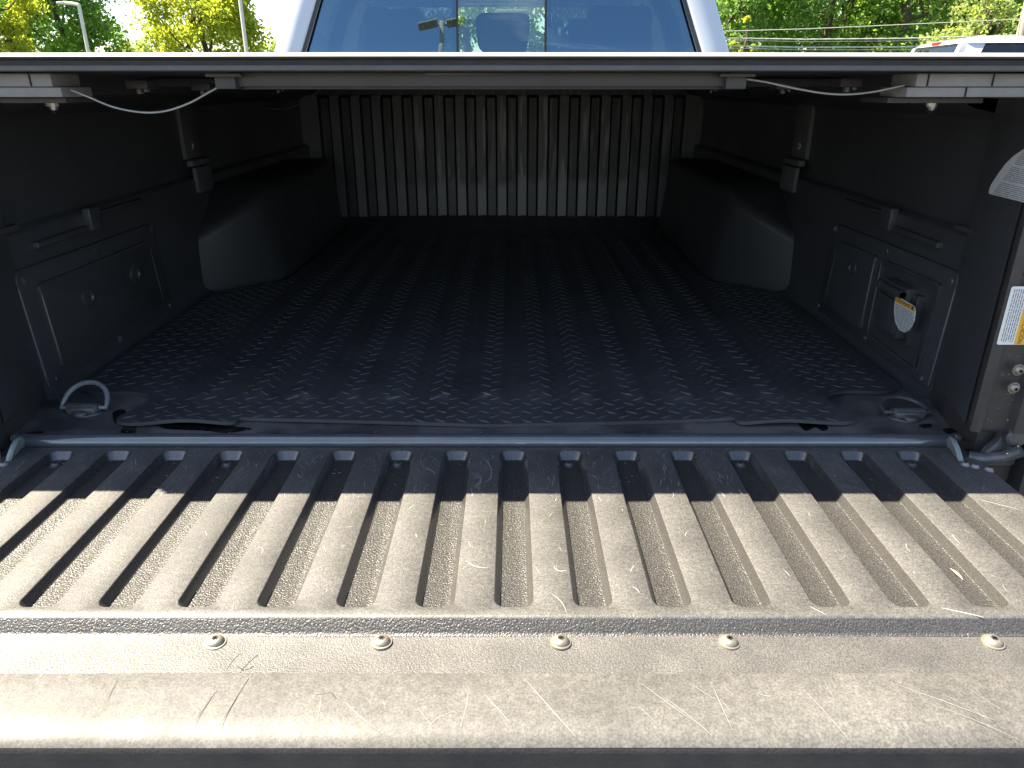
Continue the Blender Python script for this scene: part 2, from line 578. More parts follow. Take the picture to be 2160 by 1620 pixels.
# dust film on the front bulkhead: a tide mark low down and pale runs on the rib faces
def bulkhead_mat(name, ca, cb):
    m, n, p, lk = new_mat(name)
    t = n.nodes.new('ShaderNodeTexCoord')
    s = n.nodes.new('ShaderNodeSeparateXYZ')
    lk(t.outputs['Object'], s.inputs[0])
    m1 = n.nodes.new('ShaderNodeMapping')
    m1.inputs['Scale'].default_value = (1, 1, .5)
    lk(t.outputs['Object'], m1.inputs['Vector'])
    a = n.nodes.new('ShaderNodeTexNoise')
    a.inputs['Scale'].default_value = 16
    a.inputs['Detail'].default_value = 6
    lk(m1.outputs['Vector'], a.inputs['Vector'])

    def math_(op, x, y):
        k = n.nodes.new('ShaderNodeMath')
        k.operation = op
        for i, q in enumerate((x, y)):
            if isinstance(q, (int, float)):
                k.inputs[i].default_value = q
            else:
                lk(q, k.inputs[i])
        return k.outputs[0]

    # tide line, a little higher toward the right-hand side
    hgt = math_('ADD', math_('MULTIPLY', a.outputs['Fac'], .13), math_('MULTIPLY', s.outputs['X'], .05))
    low = math_('SUBTRACT', math_('ADD', hgt, .085), s.outputs['Z'])
    r1 = n.nodes.new('ShaderNodeMapRange')
    r1.inputs['From Min'].default_value = -.03
    r1.inputs['From Max'].default_value = .02
    r1.inputs['To Max'].default_value = .75
    lk(low, r1.inputs['Value'])
    # pale runs above it
    m2 = n.nodes.new('ShaderNodeMapping')
    m2.inputs['Scale'].default_value = (1, 1, .10)
    lk(t.outputs['Object'], m2.inputs['Vector'])
    b = n.nodes.new('ShaderNodeTexNoise')
    b.inputs['Scale'].default_value = 42
    b.inputs['Detail'].default_value = 3
    lk(m2.outputs['Vector'], b.inputs['Vector'])
    r2 = n.nodes.new('ShaderNodeMapRange')
    r2.inputs['From Min'].default_value = .53
    r2.inputs['From Max'].default_value = .62
    r2.inputs['To Max'].default_value = .7
    lk(b.outputs['Fac'], r2.inputs['Value'])
    # both thin out away from the middle, right of centre
    dx = math_('ABSOLUTE', math_('SUBTRACT', s.outputs['X'], .12), 0)
    r3 = n.nodes.new('ShaderNodeMapRange')
    r3.inputs['From Min'].default_value = .22
    r3.inputs['From Max'].default_value = .62
    r3.inputs['To Min'].default_value = 1
    r3.inputs['To Max'].default_value = .12
    lk(dx, r3.inputs['Value'])
    f = math_('MULTIPLY', math_('MAXIMUM', r1.outputs[0], r2.outputs[0]), r3.outputs[0])
    x = n.nodes.new('ShaderNodeMix')
    x.data_type = 'RGBA'
    x.inputs['A'].default_value = (*ca, 1)
    x.inputs['B'].default_value = (*cb, 1)
    lk(f, x.inputs['Factor'])
    lk(x.outputs['Result'], p.inputs['Base Color'])
    p.inputs['Roughness'].default_value = .4
    c = n.nodes.new('ShaderNodeTexNoise')
    c.inputs['Scale'].default_value = 500
    lk(t.outputs['Object'], c.inputs['Vector'])
    bu = n.nodes.new('ShaderNodeBump')
    bu.inputs['Strength'].default_value = .3
    bu.inputs['Distance'].default_value = .0005
    lk(c.outputs['Fac'], bu.inputs['Height'])
    lk(bu.outputs['Normal'], p.inputs['Normal'])
    return m


M['bulkhead'] = bulkhead_mat('dusty_lit_rib', (.115, .119, .127), (.42, .42, .41))  # rib faces paler under the dust, their highlights put into the colour
M['bulkhead_shaded'] = bulkhead_mat('dusty_shaded_recess', (.034, .035, .038), (.17, .17, .168))  # darker copy, shade painted into the recesses
M['bulkhead_shade_line'] = surf('shaded_rib_flank', (.016, .016, .018), rough=.5)  # shadow lines beside the ribs, painted near black

# ------------------------------------------------------------------ ground
mb = MB()
mb.quad([(-300, -300, GROUND), (300, -300, GROUND), (300, 300, GROUND), (-300, 300, GROUND)])
g = mb.build('parking_lot_ground', M['asphalt'], kind='structure', smooth=False)
mb = MB()
mb.quad([(-200, 24, GROUND + .004), (200, 24, GROUND + .004), (200, 200, GROUND + .004), (-200, 200, GROUND + .004)])
mb.build('grass_verge', M['grass'], kind='structure', smooth=False)

# ================================================================== THE TRUCK
truck = thing('pickup_truck', 'white pickup truck with its black tailgate lowered and open cargo bed', 'truck', (0, 2.6, GROUND))

# ---------------------------------------------------------------- tailgate
TG_Y1, TG_Y0 = 1.014, .464
mb = MB()
mb.box((-.755, .488, -.082), (.755, 1.004, -.018), .008, 0)
tailgate = mb.build('tailgate', M['white_paint'], truck)
tailgate['label'] = 'lowered tailgate with ribbed black plastic liner'

# ribbed liner: sixteen recessed grooves with sloped walls
PITCHX = .0862
mb = MB()
Y0, Y1 = .630, 1.006
GY0, GY1 = .6365, 1.001
HW = .0222
NARC = 6


def groove_ring(cx, inset, z, endin):
    r = max(.013 - inset * .5, .005)
    pts = rrect(cx - HW + inset, GY0 + inset * .8, cx + HW - inset, GY1 - endin, r, NARC)
    return [Vector((x, y, z)) for x, y in pts]


centres = [(i + .5) * PITCHX for i in range(-8, 8)]
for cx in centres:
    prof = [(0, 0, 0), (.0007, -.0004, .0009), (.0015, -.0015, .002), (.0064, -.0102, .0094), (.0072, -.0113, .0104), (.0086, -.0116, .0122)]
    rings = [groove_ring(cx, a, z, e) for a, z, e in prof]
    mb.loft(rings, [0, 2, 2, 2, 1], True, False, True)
    # flat cell round the opening
    r0 = rings[0]
    n = len(r0)
    outer = []
    for k in range(n):
        q = k // (NARC + 1)
        j = k % (NARC + 1)
        X1, X0 = cx + PITCHX / 2, cx - PITCHX / 2
        corner = [(X1, Y1), (X0, Y1), (X0, Y0), (X1, Y0)][q]
        if j == 0:
            o_ = (corner[0], r0[k].y) if q in (0, 2) else (r0[k].x, corner[1])
        elif j == NARC:
            o_ = (r0[k].x, corner[1]) if q in (0, 2) else (corner[0], r0[k].y)
        else:
            o_ = corner
        outer.append(Vector((o_[0], o_[1], 0)))
    for k in range(n):
        k2 = (k + 1) % n
        mb.quad([r0[k], r0[k2], outer[k2], outer[k]], 0)
XE = PITCHX * 8
for s in (-1, 1):                                   # plain ends beyond the outermost grooves
    e = [(XE, 0), (.735, 0), (.742, -.0015), (.747, -.006), (.748, -.018)]
    rings = [[Vector((s * x, y, z)) for y in (Y0, GY0 + .013, GY1 - .013, Y1)] for x, z in e]
    mb.loft(rings, 0, False)
# long profile pieces
XW = .748
xs = [-XW + 2 * XW * k / 30 for k in range(31)]


def sweep(prof, mi, jitter=0.0, mb_=None):
    rng = random.Random(3)
    rings = []
    for (y, z) in prof:
        rings.append([Vector((x, y, z + jitter * math.sin(x * 9 + y * 40))) for x in xs])
    (mb_ or mb).loft(rings, mi, False)


sweep([(Y1, 0), (1.010, 0), (1.0125, -.001), (1.014, -.0035), (1.014, -.018)], 0)
sweep([(Y0, 0), (.6245, 0), (.6225, -.0005), (.6208, -.002)], 0)
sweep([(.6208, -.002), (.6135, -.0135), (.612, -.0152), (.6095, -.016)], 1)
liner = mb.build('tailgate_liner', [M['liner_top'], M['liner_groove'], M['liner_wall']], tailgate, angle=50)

mb = MB()
sweep([(.6094, -.0161), (.600, -.0164), (.575, -.0166), (.5545, -.0166)], 0, .0004)
mb.build('liner_flange', M['flange'], tailgate)
mb = MB()
sweep([(.5575, -.0168), (.5565, -.0150), (.5545, -.0145), (.530, -.0140), (.505, -.0142), (.496, -.0150), (.488, -.0168), (.481, -.0200), (.4770, -.0240)], 0, .0004)
sweep([(.4770, -.0240), (.4755, -.029), (.475, -.036), (.4772, -.0385), (.4768, -.0405), (.4762, -.0415), (.4764, -.060), (.478, -.072), (.486, -.080)], 1)
mb.build('tailgate_edge_cap', [M['cap'], M['cap_edge']], tailgate)


def screw_mesh(name, R0, H, mats):
    s = MB()
    s.lathe([(R0 * .98, -.001), (R0, .0004), (R0 * .97, .0012), (R0 * .80, .0014), (R0 * .785, .0022), (R0 * .77, H * .45), (R0 * .66, H * .75), (R0 * .48, H * .93), (R0 * .30, H * .99), (.0003, H)], Matrix(), 28, 0)
    for k in range(3):                               # six-lobed drive recess
        a = k * math.pi / 3
        u = Vector((math.cos(a), math.sin(a), 0))
        v = Vector((-u.y, u.x, 0))
        h = Vector((0, 0, H + .00015))
        l, w_ = R0 * .30, R0 * .10
        s.quad([u * l + v * w_ + h, -u * l + v * w_ + h, -u * l - v * w_ + h, u * l - v * w_ + h], 1)
        h += Vector((0, 0, .00005))
    return s


sm = screw_mesh('screw', .0112, .0062, None).build('screw', [M['steel'], M['recess']], tailgate)
first = True
for x in (-.538, -.267, -.0945, .0915, .2665, .541):
    o = sm if first else sm.copy()
    if not first:
        COL.objects.link(o)
    first = False
    o.location = (x, .6005, -.0158)
    o.rotation_euler = (R(2), R(random.uniform(-3, 3)), random.uniform(0, 6))
sm2 = screw_mesh('liner_screw', .0085, .0045, None).build('screw', [M['dark_steel'], M['recess']], tailgate)
first = True
for k in (-8, -5, -2, 1, 4, 7):
    o = sm2 if first else sm2.copy()
    if not first:
        COL.objects.link(o)
    first = False
    o.location = ((k + .5) * PITCHX - .002, .975, -.0114)
    o.rotation_euler = (0, 0, random.uniform(0, 6))

# scratches and gouges worn into the liner
light, dark = MB(), MB()


def scratch(mb_, pts, wd):
    n = len(pts)
    for i in range(n - 1):
        a, b = pts[i], pts[i + 1]
        d = (b - a)
        if d.length < 1e-6:
            continue
        t = Vector((-d.y, d.x, 0)).normalized()
        w0 = wd * (.35 + .65 * math.sin(math.pi * (i + .05) / (n - .9)))
        w1 = wd * (.35 + .65 * math.sin(math.pi * (i + .95) / (n - .9)))
        mb_.quad([a - t * w0, b - t * w1, b + t * w1, a + t * w0])


def bent(p0, p1, bow, n=7):
    d = p1 - p0
    t = Vector((-d.y, d.x, 0))
    return [p0 + d * (k / n) + t * bow * math.sin(math.pi * k / n) for k in range(n + 1)]


rng = random.Random(11)


def on_ridge(x):
    u = (x / PITCHX - .5) - math.floor(x / PITCHX - .5)       # 0 at a groove centre
    return HW + .003 < u * PITCHX < PITCHX - HW - .003


ridge_centres = [k * PITCHX for k in range(-8, 9)]
for k in range(520):                                 # fine scratches on the ridges, most where loads drag in
    x = rng.choice(ridge_centres) + rng.uniform(-.016, .016)
    y = rng.uniform(.86, 1.0) if k < 450 else rng.uniform(.66, .9)
    a = rng.gauss(R(90), .5)
    ln = rng.uniform(.004, .022)
    p0 = Vector((x, y, .0003))
    p1 = p0 + Vector((math.cos(a) * ln, math.sin(a) * ln, 0))
    if not on_ridge(p1.x) or p1.y > 1.004:
        continue
    scratch(light, bent(p0, p1, rng.uniform(-.15, .15), 4), rng.uniform(.00015, .00050))
for k in range(130):                                  # nicks along the sill edge
    x = rng.uniform(-.7, .7)
    p0 = Vector((x, rng.uniform(1.0025, 1.009), .0003))
    p1 = p0 + Vector((rng.uniform(-.012, .012), rng.uniform(-.003, .003), 0))
    scratch(light, bent(p0, p1, .1, 3), rng.uniform(.00015, .0004))
px_scr = [((890, 985), (918, 1000), .1, 0, .0006), ((900, 960), (925, 975), .1, 0, .0004), ((997, 1030), (990, 995), -.3, 0, .0005),
          ((1247, 1022), (1300, 1038), .02, 0, .0004), ((1240, 1000), (1262, 1012), .1, 0, .0005), ((1018, 965), (1034, 1010), .1, 0, .0005),
          ((983, 1182), (1030, 1198), -.15, 0, .0007), ((1168, 1195), (1195, 1203), -.3, 0, .0007), ((1706, 1278), (1745, 1298), 0, 0, .0005),
          ((1985, 1282), (2075, 1302), .01, 0, .0008),
          ((1160, 1250), (1195, 1292), .1, 0, .0004), ((2060, 1052), (2150, 1075), 0, 0, .0006)]
for (a, b, bow, z, wd) in px_scr:
    scratch(light, bent(onz(*a, .0003), onz(*b, .0003), bow, 6), wd)
for (a, b, bow, wd) in [((1105, 1430), (1215, 1555), .0, .0005), ((1400, 1470), (1500, 1550), .02, .0004), 
                        ((1350, 1440), (1460, 1520), 0, .0004), ((1500, 1440), (1545, 1540), .0, .0004), ((1690, 1450), (1790, 1560), .02, .0004),
                        ((1880, 1440), (2100, 1520), .01, .0004), ((1950, 1480), (2150, 1560), .03, .0003), ((905, 1530), (960, 1500), .1, .0003)]:
    scratch(light, bent(onz(*a, -.0137), onz(*b, -.0137), bow, 6), wd * .55)
for k in range(26):
    x, y = rng.uniform(-.35, .5), rng.uniform(.49, .55)
    a = rng.gauss(R(-55), .35)
    ln = rng.uniform(.008, .05)
    p0 = Vector((x, y, -.0137))
    p1 = p0 + Vector((math.cos(a) * ln, math.sin(a) * ln, 0))
    if p1.y < .486 or p1.y > .553:
        continue
    scratch(light, bent(p0, p1, rng.uniform(-.05, .05), 4), rng.uniform(.0001, .00022))
for (a, b, wd) in [((410, 1525), (458, 1455), .0006), ((462, 1535), (525, 1430), .0007), ((225, 1480), (250, 1430), .0004), ((665, 1466), (702, 1461), .0006), ((700, 1461), (709, 1474), .0009)]:
    scratch(dark, bent(onz(*a, -.0136), onz(*b, -.0136), .01, 5), wd * .55)
for (a, b, wd) in [((500, 1405), (512, 1414), .001), ((512, 1414), (525, 1412), .0009), ((525, 1412), (536, 1404), .0009), ((502, 1424), (545, 1380), .0007), ((478, 1412), (508, 1377), .0005)]:
    scratch(dark, bent(onz(*a, -.0160), onz(*b, -.0160), .05, 4), wd * .6)
light.build('scratch_marks', M['scratch'], tailgate, kind='stuff', smooth=False)
dark.build('gouge_marks', M['gouge'], tailgate, kind='stuff', smooth=False)

# ---------------------------------------------------------------- bed floor and sill
FZ = .012
BH = 3.07
WX = .77
mb = MB()
xs_f = [-.775 + 1.55 * k / 40 for k in range(41)]
ys_f = [1.034 + (BH + .02 - 1.034) * k / 30 for k in range(31)]
mb.loft([[Vector((x, y, FZ)) for x in xs_f] for y in ys_f], 0, False)
bed_floor = mb.build('bed_floor', M['bed_floor'], truck)
mb = MB()
prof = [(1.036, FZ - .001), (1.034, FZ + .001), (1.030, FZ + .002), (1.0255, FZ + .001), (1.021, FZ - .0025), (1.0185, FZ - .007), (1.018, FZ - .012), (1.018, -.05)]
xsill = [-.735 + 1.47 * k / 30 for k in range(31)]
mb.loft([[Vector((x, y, z)) for x in xsill] for y, z in prof], 0, False)
for s in (-1, 1):
    mb.tube([(s * .735, 1.029, FZ - .004), (s * .742, 1.029, FZ - .005)], .0075, 12)
mb.build('sill_edge', M['sill'], bed_floor)

# wet patches left on the floor round the mat's rear edge
mb = MB()


def patch(pxs, r=3):
    pts = [onz(x, y, FZ) for x, y in pxs]
    out = rpoly([(p.x, p.y) for p in pts], .012, 3)
    mb = MB()
    mb.quad([(x, y, FZ + .0006) for x, y in out])
    mb.build('wet_patch', M['wet'], bed_floor, smooth=False)


M['wet'] = surf('wet_black_film', (.010, .010, .011), rough=.22, spec=.3)

patch([(236, 868), (262, 862), (290, 905), (282, 917), (250, 915), (262, 900), (240, 893)])
patch([(330, 897), (420, 888), (470, 897), (540, 905), (480, 915), (430, 909), (345, 906)])
patch([(40, 917), (95, 908), (90, 916), (60, 921)])
patch([(1680, 890), (1735, 890), (1750, 905), (1735, 912), (1720, 900), (1700, 912), (1690, 903)])
patch([(1935, 896), (1965, 893), (1968, 902), (1942, 904)])
patch([(1985, 905), (2012, 902), (2022, 914), (1995, 916)])

# ---------------------------------------------------------------- front bulkhead with vertical ribs
mb = MB()
RP = .0823
prof = []
for k in range(-9, 9):
    c = k * RP + RP / 2                              # groove centre
    prof += [(c - .0235, 0), (c - .0225, .0008), (c - .0165, .0090), (c - .0150, .0100), (c + .0150, .0100), (c + .0165, .0090), (c + .0225, .0008), (c + .0235, 0)]
prof = [(-.80, 0)] + prof + [(.80, 0)]


def bh_row(z, k):
    return [Vector((x, BH + d * k, z)) for x, d in prof]


rows = [bh_row(0, 1), bh_row(.034, 1), bh_row(.06, 1), bh_row(.44, 1), bh_row(.474, 1), bh_row(.480, .5), bh_row(.486, 0), bh_row(.512, 0)]
mb.loft(rows, 0, False)
mb.loft([bh_row(.512, 0), [v + Vector((0, .03, .012)) for v in bh_row(.512, 0)], [v + Vector((0, .06, .012)) for v in bh_row(.512, 0)]], 0, False)
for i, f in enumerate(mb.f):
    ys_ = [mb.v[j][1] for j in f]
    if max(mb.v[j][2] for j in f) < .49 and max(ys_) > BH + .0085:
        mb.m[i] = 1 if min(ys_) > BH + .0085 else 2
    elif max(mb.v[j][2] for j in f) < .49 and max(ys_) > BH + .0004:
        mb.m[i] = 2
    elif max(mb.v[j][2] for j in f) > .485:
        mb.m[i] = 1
bulkhead = mb.build('front_bulkhead', [M['bulkhead'], M['bulkhead_shaded'], M['bulkhead_shade_line']], truck, angle=25)
bulkhead['label'] = 'dusty ribbed front wall of the bed'
# pale scrapes on the bulkhead
mb = MB()
for pxs in ([(1036, 215), (1032, 235), (1026, 262), (1028, 280)], [(1252, 212), (1257, 235), (1256, 262), (1254, 300), (1253, 340)],
            [(873, 270), (876, 300), (880, 340)], [(838, 255), (836, 300), (836, 350)], [(818, 295), (824, 330), (827, 350)]):
    P = [ony(x, y, BH - .0012) for x, y in pxs]
    for a, b in zip(P, P[1:]):
        mb.quad([a - Vector((.0016, 0, 0)), b - Vector((.0016, 0, 0)), b + Vector((.0016, 0, 0)), a + Vector((.0016, 0, 0))])
M['scrape'] = surf('faint_scrape', (.12, .12, .125), rough=.6)
mb.build('scrape_marks', M['scrape'], bulkhead, kind='stuff', smooth=False)

# ---------------------------------------------------------------- side walls
Z3 = Vector((0, 0, 1))


def mir(s, p):
    return Vector((s * p[0], p[1], p[2]))


PN = {}
for s in (-1, 1):
    side = 'driver' if s < 0 else 'passenger'
    mb = MB()
    prof = [(.735, .0), (.748, .0135), (.762, .022), (.768, .034), (.770, .055), (.772, .292), (.776, .298), (.790, .303), (.794, .310), (.794, .455), (.790, .470), (.775, .480), (.735, .488), (.722, .494), (.718, .502), (.722, .512), (.76, .516), (.99, .516), (1.0, .505), (1.0, .1), (1.01, -.45)]
    ys = [1.17 + (BH + .02 - 1.17) * k / 24 for k in range(25)]
    mb.loft([[mir(s, (x, y, z)) for x, z in prof] for y in ys], [0] * 24, False)
    mb.quad([mir(s, (x, 1.1705, z)) for x, z in prof[:6] + [(.81, .30), (.81, 0)]])
    wall = mb.build('bed_wall', M['bed'], truck, angle=40)
    # paint the outside by a separate panel
    mb = MB()
    mb.box((1.003 if s > 0 else -1.03, .950, -.45), (1.03 if s > 0 else -1.003, BH + .05, .50), .012)
    mb.build('bedside_panel', M['white_paint'], truck)

    # rear pillar: inner flank, jamb face and lamp housing
    mb = MB()
    plan = [(.7705, 1.172), (.720, .985), (.714, .974), (.714, .967), (.719, .962), (.727, .963), (.731, .969), (.768, .969), (.772, .958), (.800, .955), (.815, .951), (1.0, .951), (1.0, 1.30)]
    rings = [[mir(s, (x, y, z)) for x, y in plan] for z in (.050, .12, .30, .46, .515)]
    mb.loft(rings, 0, False)
    mb.f.append(tuple(range(len(mb.v) - len(plan), len(mb.v))))
    mb.m.append(0)
    lowp = [(.803, 1.0), (.803, .955), (.815, .9515), (1.0, .9515), (1.0, 1.0)]
    mb.loft([[mir(s, (x, y, z)) for x, y in lowp] for z in (-.45, .050)], 0, True, True, True)
    # foot of the jamb, set back
    foot = [(.7705, 1.172), (.745, 1.06), (.75, 1.0), (.803, .985)]
    mb.loft([[mir(s, (x, y, z)) for x, y in foot] for z in (-.05, .0505)], 0, False)
    mb.quad([mir(s, (x, y, .0503)) for x, y in [(.7705, 1.172), (.720, .985), (.714, .967), (.803, .955), (.803, 1.05)]])
    pillar = mb.build('bed_pillar', M['jamb'], truck, angle=40)
    mb = MB()
    mb.box((min(s * .84, s * .998), .9435, -.06), (max(s * .84, s * .998), .9505, .46), .003)
    mb.build('tail_lamp', M['red_lens'], truck)
    # the flank of the pillar is black like the wall: a thin skin 2 mm proud
    mb = MB()
    n_ = Vector((-.9654, .2607, 0)) if s > 0 else Vector((.9654, .2607, 0))
    q = [(.7705, 1.172), (.7208, .9885)]
    a, b = mir(s, (q[0][0], q[0][1], 0)), mir(s, (q[1][0], q[1][1], 0))
    off = n_ * .002
    mb.quad([a + off + Z3 * .052, b + off + Z3 * .052, b + off + Z3 * .513, a + off + Z3 * .513])
    mb.build('pillar_flank', M['bed'], pillar, smooth=False)
    PN[s] = (b + off, n_, pillar)

    def wf(off0):
        return lambda y, z, h, s=s, off0=off0: Vector((s * (.7715 - off0 - h), y, z))

    # access panel frame with a rolled rim
    mb = MB()
    outl = rpoly([(1.175, .026), (1.675, .026), (1.655, .235), (1.160, .240)], .022, 5)
    mb.plate(outl, wf(0), .007, .003, 0)
    panel = mb.build('access_panel', M['bed'], wall)
    # doors: slightly recessed faces with a rolled edge
    mb = MB()
    if s > 0:
        d1 = rpoly([(1.435, .052), (1.625, .055), (1.605, .205), (1.430, .208)], .008, 4)
        mb.plate(d1, wf(.0072), .006, .0022, 0)
        mb.lathe([(.016, 0), (.0155, .003), (.011, .004), (.010, .001), (.0005, .001)], Matrix.Translation((.7715 - .0132, 1.515, .165)) @ Matrix.Rotation(R(-90), 4, 'Y'), 18, 0)
        mb.build('storage_door', M['bed'], wall)
        # outlet bay: a shallow tray with rim, sloped bottom shelf
        mb = MB()
        bay = rpoly([(1.205, .045), (1.405, .052), (1.402, .208), (1.195, .212)], .01, 4)
        ib = rpoly([(1.213, .052), (1.398, .058), (1.395, .201), (1.203, .205)], .009, 4)
        f = wf(.0072)
        mb.loft([[f(u, v, 0) for u, v in bay], [f(u, v, .006) for u, v in bay], [f(u, v, .0068) for u, v in [(a[0] * .7 + b_[0] * .3, a[1] * .7 + b_[1] * .3) for a, b_ in zip(bay, ib)]],
                 [f(u, v, .005) for u, v in ib], [f(u, v, .0008) for u, v in ib]], 0, True, False, True)
        mb.quad([f(1.215, .054, .0052), f(1.396, .060, .0052), f(1.390, .086, .0012), f(1.222, .080, .0012)])
        mb.build('outlet_bay', M['bed'], wall)
        mb = MB()                                     # weatherproof outlet box with hinged lid
        bx = rpoly([(1.265, .088), (1.345, .090), (1.352, .185), (1.262, .186)], .008, 3)
        mb.plate(bx, wf(.0075), .022, .004, 0)
        lid = rpoly([(1.272, .096), (1.338, .097), (1.342, .158), (1.268, .158)], .006, 3)
        mb.plate(lid, wf(.0295), .006, .002, 0)
        mb.tube([f(1.262, .174, .028), f(1.350, .174, .028)], .006, 10)
        mb.tube([f(1.262, .174, .028), f(1.274, .174, .028)], .008, 10)
        mb.tube([f(1.340, .174, .028), f(1.352, .174, .028)], .008, 10)
        st = rpoly([(1.246, .085), (1.256, .085), (1.260, .178), (1.240, .178)], .003, 2)
        mb.plate(st, wf(.0075), .012, .002, 0)
        mb.build('power_outlet', M['bed'], wall)
        # caution label on the lid
        mb = MB()
        pl, nn = Vector((.7715 - .0362, 1.3, .12)), Vector((1, 0, 0))
        lab = [(1892, 624), (1930, 646), (1932, 656), (1930, 676), (1921, 694), (1909, 702), (1897, 696), (1889, 680), (1886, 658), (1888, 632)]
        pts = [onplane(x, y, pl, nn) for x, y in lab]
        lp = rpoly([(p.y, p.z) for p in pts], .004, 3)
        fl = lambda y, z, h: Vector((.7715 - .0362 - h, y, z))
        mb.plate(lp, fl, .0006, .0002, 0)
        band = [onplane(x, y, pl, nn) for x, y in [(1890, 626), (1931, 648), (1931, 658), (1889, 636)]]
        mb.quad([p - Vector((.0009, 0, 0)) for p in band], 1)
        a, b = onplane(1893, 634, pl, nn), onplane(1919, 648, pl, nn)
        d = (b - a)
        u = d.normalized()
        v = Vector((0, -u.z, u.y)) if u.y > 0 else Vector((0, u.z, -u.y))
        add_text(mb, 'CAUTION ATE', .0062, lambda x, y: a + u * x + v * (y) - Vector((.0012, 0, 0)), 2, d.length)
        c = onplane(1926, 650, pl, nn)
        mb.quad([c + Vector((-.0013, .0025 * math.cos(t), .004 * math.sin(t))) for t in [k * math.pi / 5 for k in range(10)]], 2)
        rg = random.Random(5)
        for k in range(13):
            y0 = 644 + k * 3.9
            wleft = 1890 + (0 if k < 7 else (k - 7) ** 2 * .35)
            wr = 1928 - (0 if k < 7 else (k - 7) ** 2 * .5)
            x = wleft
            while x < wr - 2:
                l = rg.uniform(3, 8)
                e = min(x + l, wr)
                sl = .56
                q = [onplane(xx, yy, pl, nn) - Vector((.0010, 0, 0)) for xx, yy in [(x, y0 + (x - 1890) * sl - 4), (e, y0 + (e - 1890) * sl - 4), (e, y0 + (e - 1890) * sl - 2.6), (x, y0 + (x - 1890) * sl - 2.6)]]
                mb.quad(q, 3)
                x = e + 1.3
        o = mb.build('caution_label', [M['label_white'], M['label_yellow'], M['ink'], M['ink_grey']], wall, smooth=False)
        o['label'] = 'small white shield-shaped label with yellow caution band'
    else:
        d1 = rpoly([(1.215, .052), (1.625, .055), (1.605, .205), (1.205, .208)], .010, 4)
        mb.plate(d1, wf(.0072), .006, .0022, 0)
        for yy in (1.335, 1.52):
            mb.lathe([(.019, 0), (.0185, .0035), (.013, .0045), (.011, .001), (.0005, .001)], Matrix.Translation((-(.7715 - .0132), yy, .150)) @ Matrix.Rotation(R(90), 4, 'Y'), 18, 0)
        mb.build('storage_door', M['bed'], wall)
    # rolled beads, paler than the panel, added for the glints along rim and doors
    fb_ = wf(0)
    beads = [((1.1760, .034), (1.1625, .228), .0055)]
    beads += [((1.4365, .058), (1.4315, .204), .0122), ((1.6235, .060), (1.6045, .200), .0122), ((1.4030, .058), (1.4000, .204), .0135)] if s > 0 else [((1.2165, .060), (1.2070, .200), .0122), ((1.6235, .060), (1.6045, .200), .0122)]
    for (p0, p1, hh) in beads:
        mb = MB()
        mb.tube([fb_(p0[0] + (p1[0] - p0[0]) * k / 6, p0[1] + (p1[1] - p0[1]) * k / 6, hh) for k in range(7)], lambda u: .0016 * (.35 + .65 * math.sin(math.pi * min(1, max(0, u))) ** .4), 8)
        mb.build('rim_glint', M['glint_bead'], wall)
    # panel screws
    ps = screw_mesh('screw', .0062, .0036, None)
    proto = None
    for (yy, zz) in [(1.176, .222), (1.40, .224), (1.64, .222), (1.662, .040), (1.42, .040), (1.195, .041)]:
        if proto is None:
            proto = ps.build('screw', [M['dark_steel'], M['recess']], wall)
            o = proto
        else:
            o = proto.copy()
            COL.objects.link(o)
        o.location = (s * (.7715 - .0068), yy, zz)
        o.rotation_euler = (0, R(-90 * s), random.uniform(0, 3))
    # moulded tie-down block and short rubbing strips above the panel
    mb = MB()
    f = wf(0)
    mb.plate(rrect(1.400, .262, 1.440, .305, .004, 2), f, .014, .003, 0)
    mb.build('tie_down_block', M['bed'], wall)
    for (u0, v0, u1, v1) in ((1.235, .262, 1.395, .274), (1.13, .300, 1.20, .312), (1.45, .286, 1.62, .293)):
        mb = MB()
        mb.plate(rrect(u0, v0, u1, v1, .003, 2), f, .010, .004, 0)
        mb.build('rubbing_strip', M['bed'], wall)
    # upright clamp strap bolted to the wall
    mb = MB()
    f2 = wf(-.022)
    mb.plate(rrect(1.930, .345, 2.030, .500, .004, 2), f2, .010, .002, 0)
    mb.plate(rrect(1.930, .262, 2.030, .325, .004, 2), wf(-.003), .010, .002, 0)
    mb.plate(rrect(1.925, .328, 2.040, .343, .003, 2), wf(-.012), .016, .003, 0)
    mb.build('wall_strap', M['strap'], wall)
    sb = screw_mesh('bolt', .0100, .005, None).build('strap_bolt', [M['alu'], M['recess']], wall)
    sb.location = (s * (.7715 + .022 - .010), 1.975, .375)
    sb.rotation_euler = (0, R(-90 * s), .4)

    # wheel housing
    bm = bmesh.new()
    lo = [(.79, 1.86), (.605, 2.0), (.592, 2.06), (.592, 2.78), (.605, 2.84), (.79, 3.0)]
    hi = [(.79, 1.88, .15), (.640, 1.95, .235), (.617, 2.03, .265), (.617, 2.76, .275), (.640, 2.84, .25), (.79, 2.97, .13)]
    vb = [bm.verts.new(mir(s, (x, y, .0))) for x, y in lo]
    vt = [bm.verts.new(mir(s, (x, y, z))) for x, y, z in hi]
    vc = [bm.verts.new(mir(s, (.79, y, .275))) for y in (2.06, 2.74)]
    bm.faces.new([vt[0], vt[1], vc[0]])
    bm.faces.new([vt[1], vt[2], vc[0]])
    bm.faces.new([vt[2], vt[3], vc[1], vc[0]])
    bm.faces.new([vt[3], vt[4], vc[1]])
    bm.faces.new([vt[4], vt[5], vc[1]])
    for i in range(len(lo) - 1):
        j = i + 1
        bm.faces.new([vb[i], vb[j], vt[j], vt[i]])
    bmesh.ops.recalc_face_normals(bm, faces=bm.faces)
